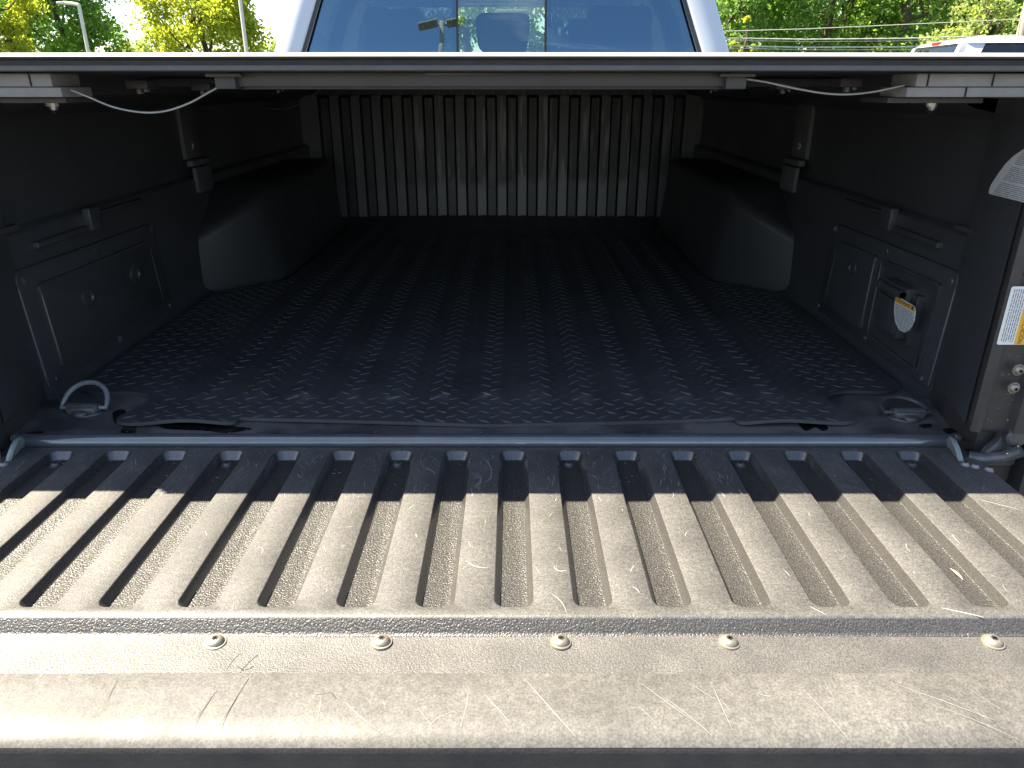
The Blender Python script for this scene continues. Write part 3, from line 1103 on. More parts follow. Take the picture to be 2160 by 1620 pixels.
    bmesh.ops.bevel(bm, geom=[e for e in bm.edges if all(v in vt for v in e.verts)], offset=.022, segments=4, affect='EDGES', profile=.5)
    mb = MB()
    mb.add_bm(bm)
    mb.build('wheel_housing', M['housing'], truck, angle=50)

    # floor tie-down ring with its base
    cx, cy = (-.674, 1.114) if s < 0 else (.692, 1.095)
    mb = MB()
    mb.lathe([(.032, 0), (.031, .0022), (.024, .003), (.020, .001), (.0005, .0008)], Matrix.Translation((cx, cy + .012, FZ)), 24, 0)
    base_ = MB()
    base_.box((cx - .024, cy - .012, FZ), (cx + .024, cy + .010, FZ + .014), .004)
    base_.tube([(cx - .026, cy - .001, FZ + .010), (cx + .026, cy - .001, FZ + .010)], .0085, 12)
    base_.lathe([(.012, 0), (.0115, .004), (.007, .006), (.0004, .006)], Matrix.Translation((cx, cy - .012, FZ + .004)), 16)
    ring = MB()
    pts = []
    th = R(44) if s < 0 else R(9)                   # left ring stands up, right one lies flat
    for k in range(25):
        t = math.pi * k / 24
        u, v = -.037 * math.cos(t), .046 * math.sin(t) ** .8 if 0 < k < 24 else 0
        pts.append((cx + u, cy + v * math.cos(th), FZ + .010 + v * math.sin(th)))
    pts = [(cx - .024, cy, FZ + .010)] + pts + [(cx + .024, cy, FZ + .010)]
    ring.tube(pts, .0042 if s < 0 else .0032, 10)
    hook = mb.build('tie_down_anchor', M['bed'], truck)
    base_.build('anchor_base', M['dark_steel'], hook)
    ring.build('ring', M['ring_steel'] if s < 0 else M['dark_steel'], hook)
    hook['label'] = 'floor tie-down with its ring standing up' if s < 0 else 'floor tie-down with its ring lying flat'
    # upper ring on the front corner
    mb = MB()
    c0 = ony(668 if s < 0 else 1442, 402, BH - .03)
    pts = [c0 + Vector((-s * .022 * math.sin(math.pi * k / 12), 0, .024 * math.cos(math.pi * k / 12))) for k in range(13)]
    mb.tube(pts, .0042, 8)
    mb.lathe([(.014, -.02), (.014, .0), (.010, .004), (.0005, .004)], Matrix.Translation(c0 + Vector((s * .005, .012, 0))) @ Matrix.Rotation(R(90), 4, 'X'), 14)
    mb.build('corner_ring', M['alu'], truck)
    # bed lamp: housing and clear pointed lens
    c0 = ony(110 if s < 0 else 1968, 213, 1.12)
    mb = MB()
    mb.lathe([(.016, .0), (.0155, .004), (.012, .005), (.0005, .005)], Matrix.Translation(c0 + Vector((0, 0, -.002))), 18)
    lamp = mb.build('bed_lamp', M['dark_steel'], truck)
    mb = MB()
    mb.lathe([(.0005, -.021), (.004, -.0195), (.009, -.014), (.0125, -.007), (.013, -.002), (.012, .0)], Matrix.Translation(c0), 14)
    mb.build('lens', M['lens'], lamp, angle=18)
    mb = MB()
    mb.lathe([(.0005, -.013), (.004, -.012), (.0065, -.007), (.007, -.001)], Matrix.Translation(c0), 9)
    mb.build('bulb', M['reflector'], lamp, angle=15)

# ---------------------------------------------------------------- labels and fittings at the passenger pillar
pp, pn, pillar = PN[1]
mb = MB()
lab = [(2086, 408), (2090, 392), (2104, 370), (2122, 345), (2140, 328), (2170, 308), (2200, 300), (2222, 330), (2212, 405), (2200, 437), (2150, 425), (2110, 415)]
P = [onplane(x, y, pp, pn) for x, y in lab]
ux = Vector((-pn.y, pn.x, 0))
fl = lambda u, z, h: pp + ux * u + Vector((0, 0, z)) + pn * h
uv = [((p - pp).dot(ux), p.z) for p in P]
mb.plate(rpoly(uv, .004, 3), fl, .0008, .0002, 0)
rg = random.Random(2)
for k in range(26):
    y0 = 414 - k * 4.3
    if k in (8, 17):
        continue
    xl = 2093 + max(0, (408 - y0)) * .62 + 4
    xr = 2205
    x = xl
    while x < xr - 3:
        l = rg.uniform(6, 26)
        e = min(x + l, xr)
        sl = .24
        q = [onplane(xx, yy, pp, pn) + pn * .0011 for xx, yy in [(x, y0 + (x - 2093) * sl - 4), (e, y0 + (e - 2093) * sl - 4), (e, y0 + (e - 2093) * sl - 2.7), (x, y0 + (x - 2093) * sl - 2.7)]]
        mb.quad(q, 1)
        x = e + 2.2
o = mb.build('information_label', [M['label_white'], M['ink_grey']], pillar, smooth=False)
o['label'] = 'white printed label with rounded corner on the pillar flank'
# jamb warning label, its lettering reading downwards
mb = MB()
JY = .9612
fj = lambda x, z, h: Vector((x, JY - h, z))
mb.plate(rrect(.7150, .186, .7550, .269, .003, 3), fj, .0006, .0002, 0)
mb2 = mb
JY2 = .9565
fj2 = lambda x, z, h: Vector((x, JY - h, z))
mb.plate(rrect(.7385, .1865, .7547, .2685, .002, 2), fj, .0010, .0002, 1)
add_text(mb, 'ATTENTION ATENCIÓN', .0085, lambda x, y: Vector((.7427 + y, JY - .0013, .2665 - x)), 2, .078)
rg = random.Random(9)
for k in range(6):
    x0 = .7360 - k * .0031
    z = .2655
    while z > .192:
        l = rg.uniform(.003, .009)
        e = max(z - l, .190)
        mb.quad([(x0, JY - .0009, z), (x0, JY - .0009, e), (x0 - .0011, JY - .0009, e), (x0 - .0011, JY - .0009, z)], 3)
        z = e - .0012
o = mb.build('attention_label', [M['label_white'], M['label_yellow'], M['ink'], M['ink_grey']], pillar, smooth=False)
o['label'] = 'white label with yellow band reading ATTENTION ATENCIÓN downwards'
# drain hole and striker bolts on the jamb
mb = MB()
c = ony(2150, 577, .966)
mb.lathe([(.0075, 0), (.0070, .0006), (.0004, .0006)], Matrix.Translation(c) @ Matrix.Rotation(R(90), 4, 'X'), 18)
mb.build('drain_hole', M['recess'], pillar)
for (x, y) in ((2148, 780), (2138, 818)):
    c = ony(x, y, .957)
    b = screw_mesh('bolt', .0085, .006, None).build('striker_bolt', [M['steel'], M['recess']], pillar)
    b.location = c
    b.rotation_euler = (R(90), 0, 0)
# check-link bracket, bushing washer and hinge bolts at each end of the tailgate hinge
for s in (-1, 1):
    mb = MB()
    mb.lathe([(.0005, -.004), (.030, -.004), (.032, -.001), (.030, .003), (.018, .005), (.0005, .005)], Matrix.Translation((s * .722, .995, -.008)) @ Matrix.Rotation(R(72 * s), 4, 'Y') @ Matrix.Rotation(R(12), 4, 'X'), 28)
    mb.build('hinge_washer', M['nylon'], tailgate)
    mb = MB()
    fb = lambda x, z, h, s=s: Vector((s * x, .985 - h, z))
    mb.plate(rpoly([(.748, -.012), (.80, -.012), (.80, .062), (.772, .066), (.766, .030), (.752, .014)], .006, 3), fb, .012, .003, 0)
    mb.lathe([(.0005, -.002), (.016, -.002), (.0165, .010), (.013, .013), (.0005, .013)], Matrix.Translation((s * .783, .972, .042)) @ Matrix.Rotation(R(90), 4, 'X'), 20)
    mb.tube([(s * .735, .985, -.002), (s * .752, .975, .000), (s * .772, .962, .010), (s * .785, .95, .026)], .009, 10)
    mb.build('hinge_bracket', M['dark_steel'], truck)
    for k, (x, y) in enumerate(((.712, .955), (.723, .949), (.738, .940))):
        b = screw_mesh('bolt', .0065, .005, None).build('hinge_bolt', [M['alu'], M['recess']], tailgate)
        b.location = (s * x, y, -.001)

# ---------------------------------------------------------------- cab
def cab_half(z):
    tb = [(-.45, .99), (.40, .985), (.50, .93), (.55, .900), (.65, .861), (.82, .803), (.92, .752), (1.00, .68), (1.05, .58)]
    for (a, x), (b, y) in zip(tb, tb[1:]):
        if z <= b:
            return (x + (y - x) * (z - a) / (b - a)) * (1.04 if z > .5 else 1.0)
    return tb[-1][1]


def glass_half(z):
    return .783 + (.717 - .783) * (z - .645) / .175


def rear_y(z):
    return 3.135 + max(0, z - .60) * .176


mb = MB()                                            # lower cab, cowl and bonnet
mb.box((-.985, 3.13, -.50), (.985, 5.45, .42), .05)
mb.box((-.93, 3.132, .40), (.93, 5.2, .565), .04)
mb.box((-.93, 5.0, -.45), (.93, 6.6, .30), .10)
mb.build('cab_body', M['white_paint'], truck, angle=40)
mb = MB()                                            # roof
rings = []
for z, k in ((.93, 1), (.985, 1), (1.02, 1), (1.045, 1), (1.058, 1)):
    ins = {.93: 0, .985: .015, 1.02: .05, 1.045: .11, 1.058: .22}[z]
    hx, y0, y1 = cab_half(.93) - ins, rear_y(.95) + ins * .6, 4.65 - ins
    rings.append([Vector((x, y, z)) for x, y in rrect(-hx, y0, hx, y1, .10 - ins * .2, 4)])
mb.loft(rings, 0, True, False, True)
mb.build('cab_roof', M['white_paint'], truck, angle=60)
for s in (-1, 1):                                    # rear corner pillars
    mb = MB()
    rings = []
    for z in (.54, .60, .645, .70, .76, .82, .88, .94, .97):
        g_, o_, y = glass_half(z), cab_half(z), rear_y(z)
        rings.append([mir(s, p) for p in [(g_ - .012, y + .012, z), (g_, y - .002, z), (g_ + .012, y - .010, z), ((g_ + o_) / 2, y - .009, z), (o_ - .018, y - .003, z), (o_ - .004, y + .010, z), (o_, y + .045, z), (o_ + .002, y + .20, z), (o_, y + .30, z), (o_ - .04, y + .30, z), (g_ - .02, y + .05, z)]])
    mb.loft(rings, 0, True, True, True)
    mb.build('corner_pillar', M['white_paint'], truck, angle=50)
    mb = MB()                                        # black edge of the glass
    rings = [[mir(s, p) for p in [(glass_half(z) - .016, rear_y(z) + .002, z), (glass_half(z) - .001, rear_y(z) - .003, z), (glass_half(z) + .002, rear_y(z) + .004, z)]] for z in (.55, .65, .75, .85, .95)]
    mb.loft(rings, 0, True, True, True)
    mb.build('window_seal', M['trim'], truck)
    mb = MB()                                        # side glass and door pillars
    rings = [[mir(s, (cab_half(z) - .012, y, z)) for y in (3.40, 3.9, 4.3, 4.75 + (.93 - z) * .9)] for z in (.55, .65, .82, .94)]
    mb.loft(rings, 0, False)
    mb.build('side_window', M['dark_glass'], truck)
    mb = MB()
    for y in (4.02,):
        rings = [[mir(s, (cab_half(z) - d, y + e, z)) for d, e in ((0, 0), (0, .09), (.05, .09), (.05, 0))] for z in (.54, .65, .82, .95)]
        mb.loft(rings, 0, True)
    mb.build('door_pillar', M['cabin'], truck)
    mb = MB()
    rings = [[mir(s, (cab_half(z) - d, 4.70 + (.95 - z) * 1.0 + e, z)) for d, e in ((0, 0), (0, .08), (.07, .08), (.07, 0))] for z in (.54, .65, .82, .95)]
    mb.loft(rings, 0, True)
    mb.build('windscreen_pillar', M['cabin'], truck)
mb = MB()                                            # header above and scuttle below the rear glass
mb.box((-.70, rear_y(.95) - .004, .935), (.70, rear_y(.95) + .06, .99), .012)
mb.build('rear_header', M['white_paint'], truck)
GX = .171
zs = [.566, .62, .68, .74, .80, .86, .92, .94]


def glass_pane(name, xa, xb, dy, gm='rear_glass'):
    m_ = MB()
    rings = []
    for z in zs:
        a = -glass_half(z) + .004 if xa is None else xa
        b = glass_half(z) - .004 if xb is None else xb
        n = 12
        rings.append([Vector((a + (b - a) * k / n, rear_y(z) + dy + .02 * ((a + (b - a) * k / n) / .78) ** 2, z)) for k in range(n + 1)])
    m_.loft(rings, 0, False)
    return m_.build(name, M[gm], truck)


glass_pane('rear_window_pane', None, -GX - .005, 0)
glass_pane('rear_window_pane', GX + .005, None, 0)
glass_pane('sliding_window_pane', -GX + .005, GX - .005, .004, 'slider_glass')
for s in (-1, 1):
    mb = MB()
    rings = [[Vector((s * GX + d, rear_y(z) + e, z)) for d, e in ((-.0035, -.004), (.0035, -.004), (.0035, .012), (-.0035, .012))] for z in (.57, .75, .94)]
    mb.loft(rings, 0, True)
    x0 = -GX - .022 if s < 0 else GX + .004
    rings = [[Vector((x0 + d, rear_y(z) + e, z)) for d, e in ((0, .010), (.018, .010), (.018, .022), (0, .022))] for z in (.57, .75, .94)]
    mb.loft(rings, 0, True)
    mb.build('window_divider', M['trim'], truck)
mb = MB()
wz = [(.55, 5.08), (.70, 4.93), (.85, 4.76), (.95, 4.64)]
mb.loft([[Vector((x, y, z)) for x in (-.78 + (z - .55) * .25, 0, .78 - (z - .55) * .25)] for z, y in wz], 0, False)
mb.build('windscreen', M['clear_glass'], truck)
mb = MB()
mb.box((-.80, 4.75, .44), (.80, 5.10, .60), .05)
mb.build('dashboard', M['cabin'], truck)
mb = MB()
mb.box((-.06, 4.70, .86), (.14, 4.73, .925), .015)
mb.build('rear_view_mirror', M['cabin'], truck)


def seat(name, x0, x1, y, z0, z1, lean, hr):
    m_ = MB()
    bm = bmesh.new()
    bmesh.ops.create_cube(bm, size=1)
    for v in bm.verts:
        t = (v.co.z + .5)
        v.co = Vector(((x0 + x1) / 2 + v.co.x * (x1 - x0) * (1 - .08 * t), y + v.co.y * .16 - lean * t, z0 + (z1 - z0) * t))
    bmesh.ops.bevel(bm, geom=list(bm.edges), offset=.05, segments=4, affect='EDGES', profile=.5)
    m_.add_bm(bm)
    st = m_.build(name, M['seat'], truck, angle=60)
    for (hx, hw, hz0, hz1, flare) in hr:
        h = MB()
        bm = bmesh.new()
        bmesh.ops.create_cube(bm, size=1)
        for v in bm.verts:
            t = v.co.z + .5
            wd = hw * (1 - flare + flare * min(1, 2.0 * t) - (.12 * max(0, t - .5)))
            v.co = Vector((hx + v.co.x * 2 * wd, y - lean - .01 + v.co.y * .11, hz0 + (hz1 - hz0) * t))
        bmesh.ops.bevel(bm, geom=list(bm.edges), offset=.04, segments=5, affect='EDGES', profile=.5)
        h.add_bm(bm)
        h.build('headrest', M['seat'], st, angle=60)
        for e in (-1, 1):
            h = MB()
            h.tube([(hx + e * .045, y - lean - .01, hz0 - .06), (hx + e * .045, y - lean - .01, hz0 + .03)], .007, 8)
            h.build('headrest_post', M['alu'], st)


seat('rear_bench_seat', -.72, .72, 3.52, .05, .60, .10, [(-.45, .135, .625, .815, .18), (.002, .125, .645, .800, .18), (.49, .150, .625, .825, .18)])
seat('front_seat', -.70, -.20, 4.35, .0, .62, .12, [(-.45, .13, .66, .84, .2)])
seat('front_seat', .20, .70, 4.35, .0, .62, .12, [(.45, .13, .66, .84, .2)])
for s in (-1, 1):
    for y in (2.38, 5.75):
        mb = MB()
        M4 = Matrix.Translation((s * .88, y, GROUND + .40)) @ Matrix.Rotation(R(90), 4, 'Y')
        mb.lathe([(.20, -.13), (.36, -.13), (.395, -.10), (.40, 0), (.395, .10), (.36, .13), (.20, .13)], M4, 36)
        wheel = mb.build('wheel', M['tyre'], truck)
        mb = MB()
        mb.lathe([(.24, -.10), (.24, .12), (.21, .125), (.12, .10), (.0005, .10)], M4, 24)
        mb.build('rim', M['alu'], wheel)

# ================================================================== BED MAT
mat = thing('bed_mat', 'black rubber bed mat with diamond tread on the bed floor', 'mat', (0, 2.0, FZ))


def sstep(a, b, x):
    t = max(0, min(1, (x - a) / (b - a)))
    return t * t * (3 - 2 * t)


def mat_z(x, y):
    z = FZ + .0075
    c = math.cos(2 * math.pi * (x - .004) / .0823)
    z += .0034 * sstep(1.135, 1.175, y) * sstep(-.25, .45, c) * (1 - sstep(.50, .60, abs(x)))
    z += .010 * math.exp(-((x + .483) / .062) ** 2) * math.exp(-max(0, y - 1.05) / .035)
    z += .009 * math.exp(-((x - .475) / .07) ** 2) * math.exp(-max(0, y - 1.05) / .035)
    z += .0012 * math.sin(x * 7 + y * 3)
    return z


right = [(.0, 1.054), (.40, 1.056), (.575, 1.058), (.604, 1.070), (.600, 1.100), (.578, 1.130), (.588, 1.172), (.630, 1.192), (.700, 1.185), (.742, 1.21), (.742, 1.78), (.725, 1.85), (.598, 1.975), (.578, 2.06), (.578, 2.79), (.60, 2.87), (.70, 3.0), (.70, 3.055), (0, 3.06)]
outl = rpoly(right[1:-1], .022, 4)
outl = [(0, 1.054)] + outl + [(0, 3.06)] + [(-x, y) for x, y in reversed(outl)]
dense = []
for i in range(len(outl)):
    a, b = Vector(outl[i]), Vector(outl[(i + 1) % len(outl)])
    n = max(1, int((b - a).length / .02))
    for k in range(n):
        dense.append(a + (b - a) * (k / n))


def inside(x, y, poly=outl):
    c = False
    for i in range(len(poly)):
        (x1, y1), (x2, y2) = poly[i - 1], poly[i]
        if (y1 > y) != (y2 > y) and x < (x2 - x1) * (y - y1) / (y2 - y1) + x1:
            c = not c
    return c


ipts = []
y = 1.07
while y < 3.05:
    x = -.735
    while x < .74:
        if inside(x, y) and min((Vector((x, y)) - d).length_squared for d in dense[::2]) > .011 ** 2:
            ipts.append(Vector((x, y)))
        x += .0118
    y += .014 if y < 1.25 else .05
nd = len(dense)
cv, ce, cf, *_ = delaunay_2d_cdt(dense + ipts, [(i, (i + 1) % nd) for i in range(nd)], [list(range(nd))], 1, 1e-5)
mb = MB()
mb.v = [(p.x, p.y, mat_z(p.x, p.y)) for p in cv]
mb.f = [tuple(f) for f in cf]
mb.m = [0] * len(cf)
for i in range(nd):
    a, b = dense[i], dense[(i + 1) % nd]
    za, zb = mat_z(a.x, a.y), mat_z(b.x, b.y)
    mb.quad([(a.x, a.y, za), (b.x, b.y, zb), (b.x, b.y, zb - .006), (a.x, a.y, za - .006)])
sheet = mb.build('mat_sheet', M['rubber'], mat, angle=60)

# raised tread bars, alternating left and right
tb = MB()
n = 10
r0 = [Vector((.0125 * math.cos(2 * math.pi * k / n), .0030 * math.sin(2 * math.pi * k / n) * (1 - .3 * abs(math.cos(2 * math.pi * k / n))), 0)) for k in range(n)]
r1 = [Vector((v.x * .62, v.y * .45, .0017)) for v in r0]
tb.loft([r0, r1], 0, True, False, True)
tm = tb.build('tread_bar', M['tread'], mat)
tread_me = tm.data
bpy.data.objects.remove(tm)
spots = []
row = 0
yy = 1.066
while yy < 2.55:
    x = -.74 + (.0175 if row % 2 else 0)
    k = 0
    while x < .745:
        jx, jy = x + random.uniform(-.0008, .0008), yy + random.uniform(-.0006, .0006)
        if inside(jx - .013, jy) and inside(jx + .013, jy) and inside(jx, jy - .006):
            ang = R(32) if row % 2 else R(-32)
            spots.append((jx, jy, ang))
        x += .035
    yy += .0178
    row += 1
spots.sort(key=lambda s: s[1] + abs(s[0]) * .03)


def tread_rot(x, y, ang):
    e = .006
    nx = -(mat_z(x + e, y) - mat_z(x - e, y)) / (2 * e)
    ny = -(mat_z(x, y + e) - mat_z(x, y - e)) / (2 * e)
    nrm = Vector((nx, ny, 1)).normalized()
    t = Vector((math.cos(ang), math.sin(ang), 0))
    t = (t - nrm * t.dot(nrm)).normalized()
    b = nrm.cross(t)
    return Matrix((t, b, nrm)).transposed()


rest = MB()
tv = [v.co.copy() for v in tread_me.vertices]
tf = [tuple(p.vertices) for p in tread_me.polygons]
for i, (x, y, ang) in enumerate(spots):
    rot = tread_rot(x, y, ang)
    hk = 1.0
    if y > 1.165 and abs(x) < .56 and math.cos(2 * math.pi * (x - .004) / .0823) < .0:
        hk = .35                                     # flattened so the bars catch less light in the troughs between floor ribs
    loc = Vector((x, y, mat_z(x, y) - .0002))
    if i < 300:
        link('tread_bar', tread_me, mat, None, loc, rot.to_euler(), (1, 1, hk))
    else:
        b = len(rest.v)
        rest.v += [tuple(rot @ Vector((v.x, v.y, v.z * hk)) + loc) for v in tv]
        rest.f += [tuple(b + j for j in f) for f in tf]
        rest.m += [0] * len(tf)
me = bpy.data.meshes.new('tread_field')
me.from_pydata(rest.v, [], rest.f)
me.materials.append(M['tread'])
link('tread_field', me, mat, 'stuff')

# ================================================================== TONNEAU COVER
cover = thing('tonneau_cover', 'black folding cover closed over the bed, its rear rail above the opening', 'bed cover', (0, .95, .516))
CX = .80
xr = [-CX + 2 * CX * k / 40 for k in range(41)]


def cov(prof, name, mat_, close=True, bow=.0, parent=cover):
    m_ = MB()
    rings = [[Vector((x, y, z + bow * (1 - (x / CX) ** 2))) for y, z in prof] for x in xr]
    m_.loft(rings, 0, close, True, True)
    return m_.build(name, mat_, parent, angle=40)


cov([(.985, .5375), (.985, .556), (3.06, .548), (3.06, .532)], 'cover_panel', M['cover'], bow=.001)
# rounded rear rail, soft lip below it and a bright aluminium channel
cov([(.985, .5556), (.962, .5550), (.9535, .5520), (.9500, .5505), (.9500, .5492), (.9515, .5480), (.9560, .5476), (.9560, .5395), (.985, .5395)], 'rear_rail', M['seal'], bow=.0008)
cov([(.985, .5563), (.9625, .5559), (.9560, .5548), (.9510, .5527), (.9492, .5513), (.9492, .5507), (.9535, .5521), (.962, .5551)], 'rail_highlight', M['alu'], bow=.0008)  # pale strip added to paint the sun's highlight along the rail edge
cov([(.9545, .5418), (.9538, .5412), (.9538, .5362), (.9545, .5356), (.968, .5350), (.968, .5418)], 'rail_channel', M['channel'], bow=.0008)
mb = MB()
mb.box((-.312, .990, .5185), (.316, 1.018, .5352), .0015)
mb.box((-.312, 1.018, .5150), (.316, 1.050, .5345), .0015)
mb.build('cross_bar', M['alu_dark'], cover)
for s in (-1, 1):
    mb = MB()
    mb.box((min(s * .715, s * .80), .985, .503), (max(s * .715, s * .80), 3.10, .5395), .003)
    mb.build('side_rail', M['cover'], cover)
mb = MB()
mb.box((-.80, 3.045, .509), (.80, 3.115, .549), .004)
mb.build('front_rail', M['cover'], cover)
for y in (1.62, 2.28):
    mb = MB()
    mb.box((-.70, y, .517), (.70, y + .05, .533), .003)
    mb.build('panel_hinge_bar', M['cover'], cover)
for s in (-1, 1):
    # stacked side latch housing
    x0, x1 = (-.533 if s < 0 else .545), s * .735
    lo, hi = min(x0, x1), max(x0, x1)
    mb = MB()
    mb.box((lo, .985, .5185), (hi, 1.05, .5336), .001)
    h = mb.build('latch_housing', M['alu'], cover)
    mb = MB()
    a, b = (lo, hi) if s > 0 else (lo, hi)
    mb.box((lo - (.008 if s > 0 else -.0), .988, .5062), (hi + (.008 if s < 0 else 0), 1.06, .5178), .0012)
    mb.build('housing_block', M['alu'], h)
    mb = MB()
    mb.box((s * .640 - .078, 1.02, .4985), (s * .640 + .0 + .10, 1.10, .5055), .001) if s < 0 else mb.box((.530, 1.02, .4985), (.655, 1.10, .5055), .001)
    mb.build('slide_rail', M['alu_dark'], h)
    for dx in (.014, .095):
        mb = MB()
        xx = s * (.545 + dx)
        mb.box((xx - .0008, .9838, .519), (xx + .0008, .986, .5332), 0)
        mb.build('panel_joint', M['recess'], h)
    for dx in (.066, .145):
        mb = MB()
        xx = s * (.545 + dx)
        mb.box((xx - .0008, .9868, .5066), (xx + .0008, .9885, .5175), 0)
        mb.build('panel_joint', M['recess'], h)
    # release latch beside the cross bar
    mb = MB()
    c = -.316 if s < 0 else .320
    mb.box((c - .022, .978, .5295), (c + .022, 1.01, .5338), .001)
    mb.box((c - .013, .982, .5155), (c + .013, 1.015, .5300), .002)
    mb.build('release_latch', M['alu_dark'], cover)
    # release cable hanging between latch and housing
    if s < 0:
        pts = [(150, 190), (190, 206), (240, 226), (300, 237), (350, 234), (400, 217), (440, 195), (482, 172)]
    else:
        pts = [(1558, 165), (1610, 172), (1680, 187), (1740, 197), (1790, 199), (1840, 194), (1875, 187), (1908, 180)]
    mb = MB()
    fine = []
    W = [ony(x, y, 1.0) for x, y in pts]
    for i in range(len(W) - 1):
        p0, p1, p2, p3 = W[max(i - 1, 0)], W[i], W[i + 1], W[min(i + 2, len(W) - 1)]
        for k in range(6):
            t = k / 6
            fine.append(.5 * ((2 * p1) + (p2 - p0) * t + (2 * p0 - 5 * p1 + 4 * p2 - p3) * t * t + (3 * p1 - p0 - 3 * p2 + p3) * t ** 3))
    fine.append(W[-1])
    mb.tube(fine, .0012, 8)
    mb.build('release_cable', M['cable'], cover)
    # far cable on the next panel
    W = [ony(x, y, 1.75) for x, y in ([(560, 228), (600, 231), (630, 222), (655, 205), (678, 186)] if s < 0 else [(1430, 182), (1480, 187), (1530, 190), (1580, 186), (1605, 178)])]
    mb = MB()
    mb.tube(W, .0013, 6)
    mb.build('release_cable', M['alu_dark'], cover)
    # small clamps under the cover
    for (x, y, Y) in ([(432, 190, 1.5), (590, 188, 2.0), (300, 186, 1.3)] if s < 0 else [(1650, 187, 1.5), (1500, 188, 2.0), (1785, 182, 1.3)]):
        c = ony(x, y, Y)
        mb = MB()
        mb.box((c.x - .018, Y - .02, c.z - .001), (c.x + .018, Y + .02, c.z + .012), .002)
        mb.box((c.x - .005, Y - .012, c.z - .009), (c.x + .002, Y + .0, c.z - .001), .0015, 1)
        mb.box((c.x + .007, Y - .012, c.z - .006), (c.x + .013, Y + .0, c.z - .001), .0015, 1)
        mb.build('rail_clamp', [M['cover'], M['alu']], cover)

# ================================================================== SMALL DEBRIS
mb = MB()
rg = random.Random(21)


def chip(c, nrm, l, w_):
    nrm = nrm.normalized()
    a = nrm.orthogonal().normalized()
    a = Matrix.Rotation(rg.uniform(0, 6.28), 3, nrm) @ a
    b = nrm.cross(a)
    c = c + nrm * .0006
    mb.quad([c - a * l, c + b * w_ + nrm * .0006, c + a * l, c - b * w_ + nrm * .0003])


for k in range(34):                                  # clippings stuck to the pillar flank and jamb
    z = rg.uniform(.06, .42)
    u = rg.uniform(.0, .2)
    p = pp + ux * u + Vector((0, 0, z))
    chip(p, pn, rg.uniform(.0008, .002), rg.uniform(.0004, .0008))
for k in range(16):
    chip(Vector((rg.uniform(.733, .765), .9685, rg.uniform(.06, .17))), Vector((0, -1, 0)), rg.uniform(.0008, .002), .0006)
for k in range(45):
    chip(Vector((rg.uniform(-.7, .7), rg.uniform(1.035, 1.052), FZ)), Vector((0, 0, 1)), rg.uniform(.001, .003), rg.uniform(.0004, .0008))
for k in range(60):
    x = rg.choice(centres) + rg.uniform(-.01, .01)
    chip(Vector((x, rg.uniform(.88, .99), -.0115)), Vector((0, 0, 1)), rg.uniform(.001, .003), rg.uniform(.0003, .0008))
for k in range(24):
    x = .73 + rg.uniform(-.005, .03)
    chip(Vector((.765, rg.uniform(1.5, 1.75), rg.uniform(.03, .2))), Vector((-1, 0, 0)), rg.uniform(.001, .0025), .0008)
deb = mb.build('dry_grass_clippings', M['straw'], kind='stuff', smooth=False)
tag(deb, 'tiny dry grass clippings scattered in the bed and tailgate grooves', 'debris')
# one dry leaf sliver lying in a tailgate groove
mb = MB()
a, b = onz(2003, 1198, -.0102), onz(2032, 1224, -.0102)
d = (b - a)
t = Vector((-d.y, d.x, 0)).normalized()
for k in range(6):
    w0 = .0022 * math.sin(math.pi * k / 6)
    w1 = .0022 * math.sin(math.pi * (k + 1) / 6)
    h0, h1 = .0015 * math.sin(math.pi * k / 6), .0015 * math.sin(math.pi * (k + 1) / 6)
    p0, p1 = a + d * (k / 6), a + d * ((k + 1) / 6)
    mb.quad([p0 - t * w0 + Z3 * h0, p1 - t * w1 + Z3 * h1, p1 + Z3 * (h1 - .0005), p0 + Z3 * (h0 - .0005)])
    mb.quad([p0 + Z3 * (h0 - .0005), p1 + Z3 * (h1 - .0005), p1 + t * w1 + Z3 * h1, p0 + t * w0 + Z3 * h0])
lf = mb.build('dry_leaf', M['straw'])
tag(lf, 'thin pale dry leaf sliver lying in a tailgate groove', 'leaf')

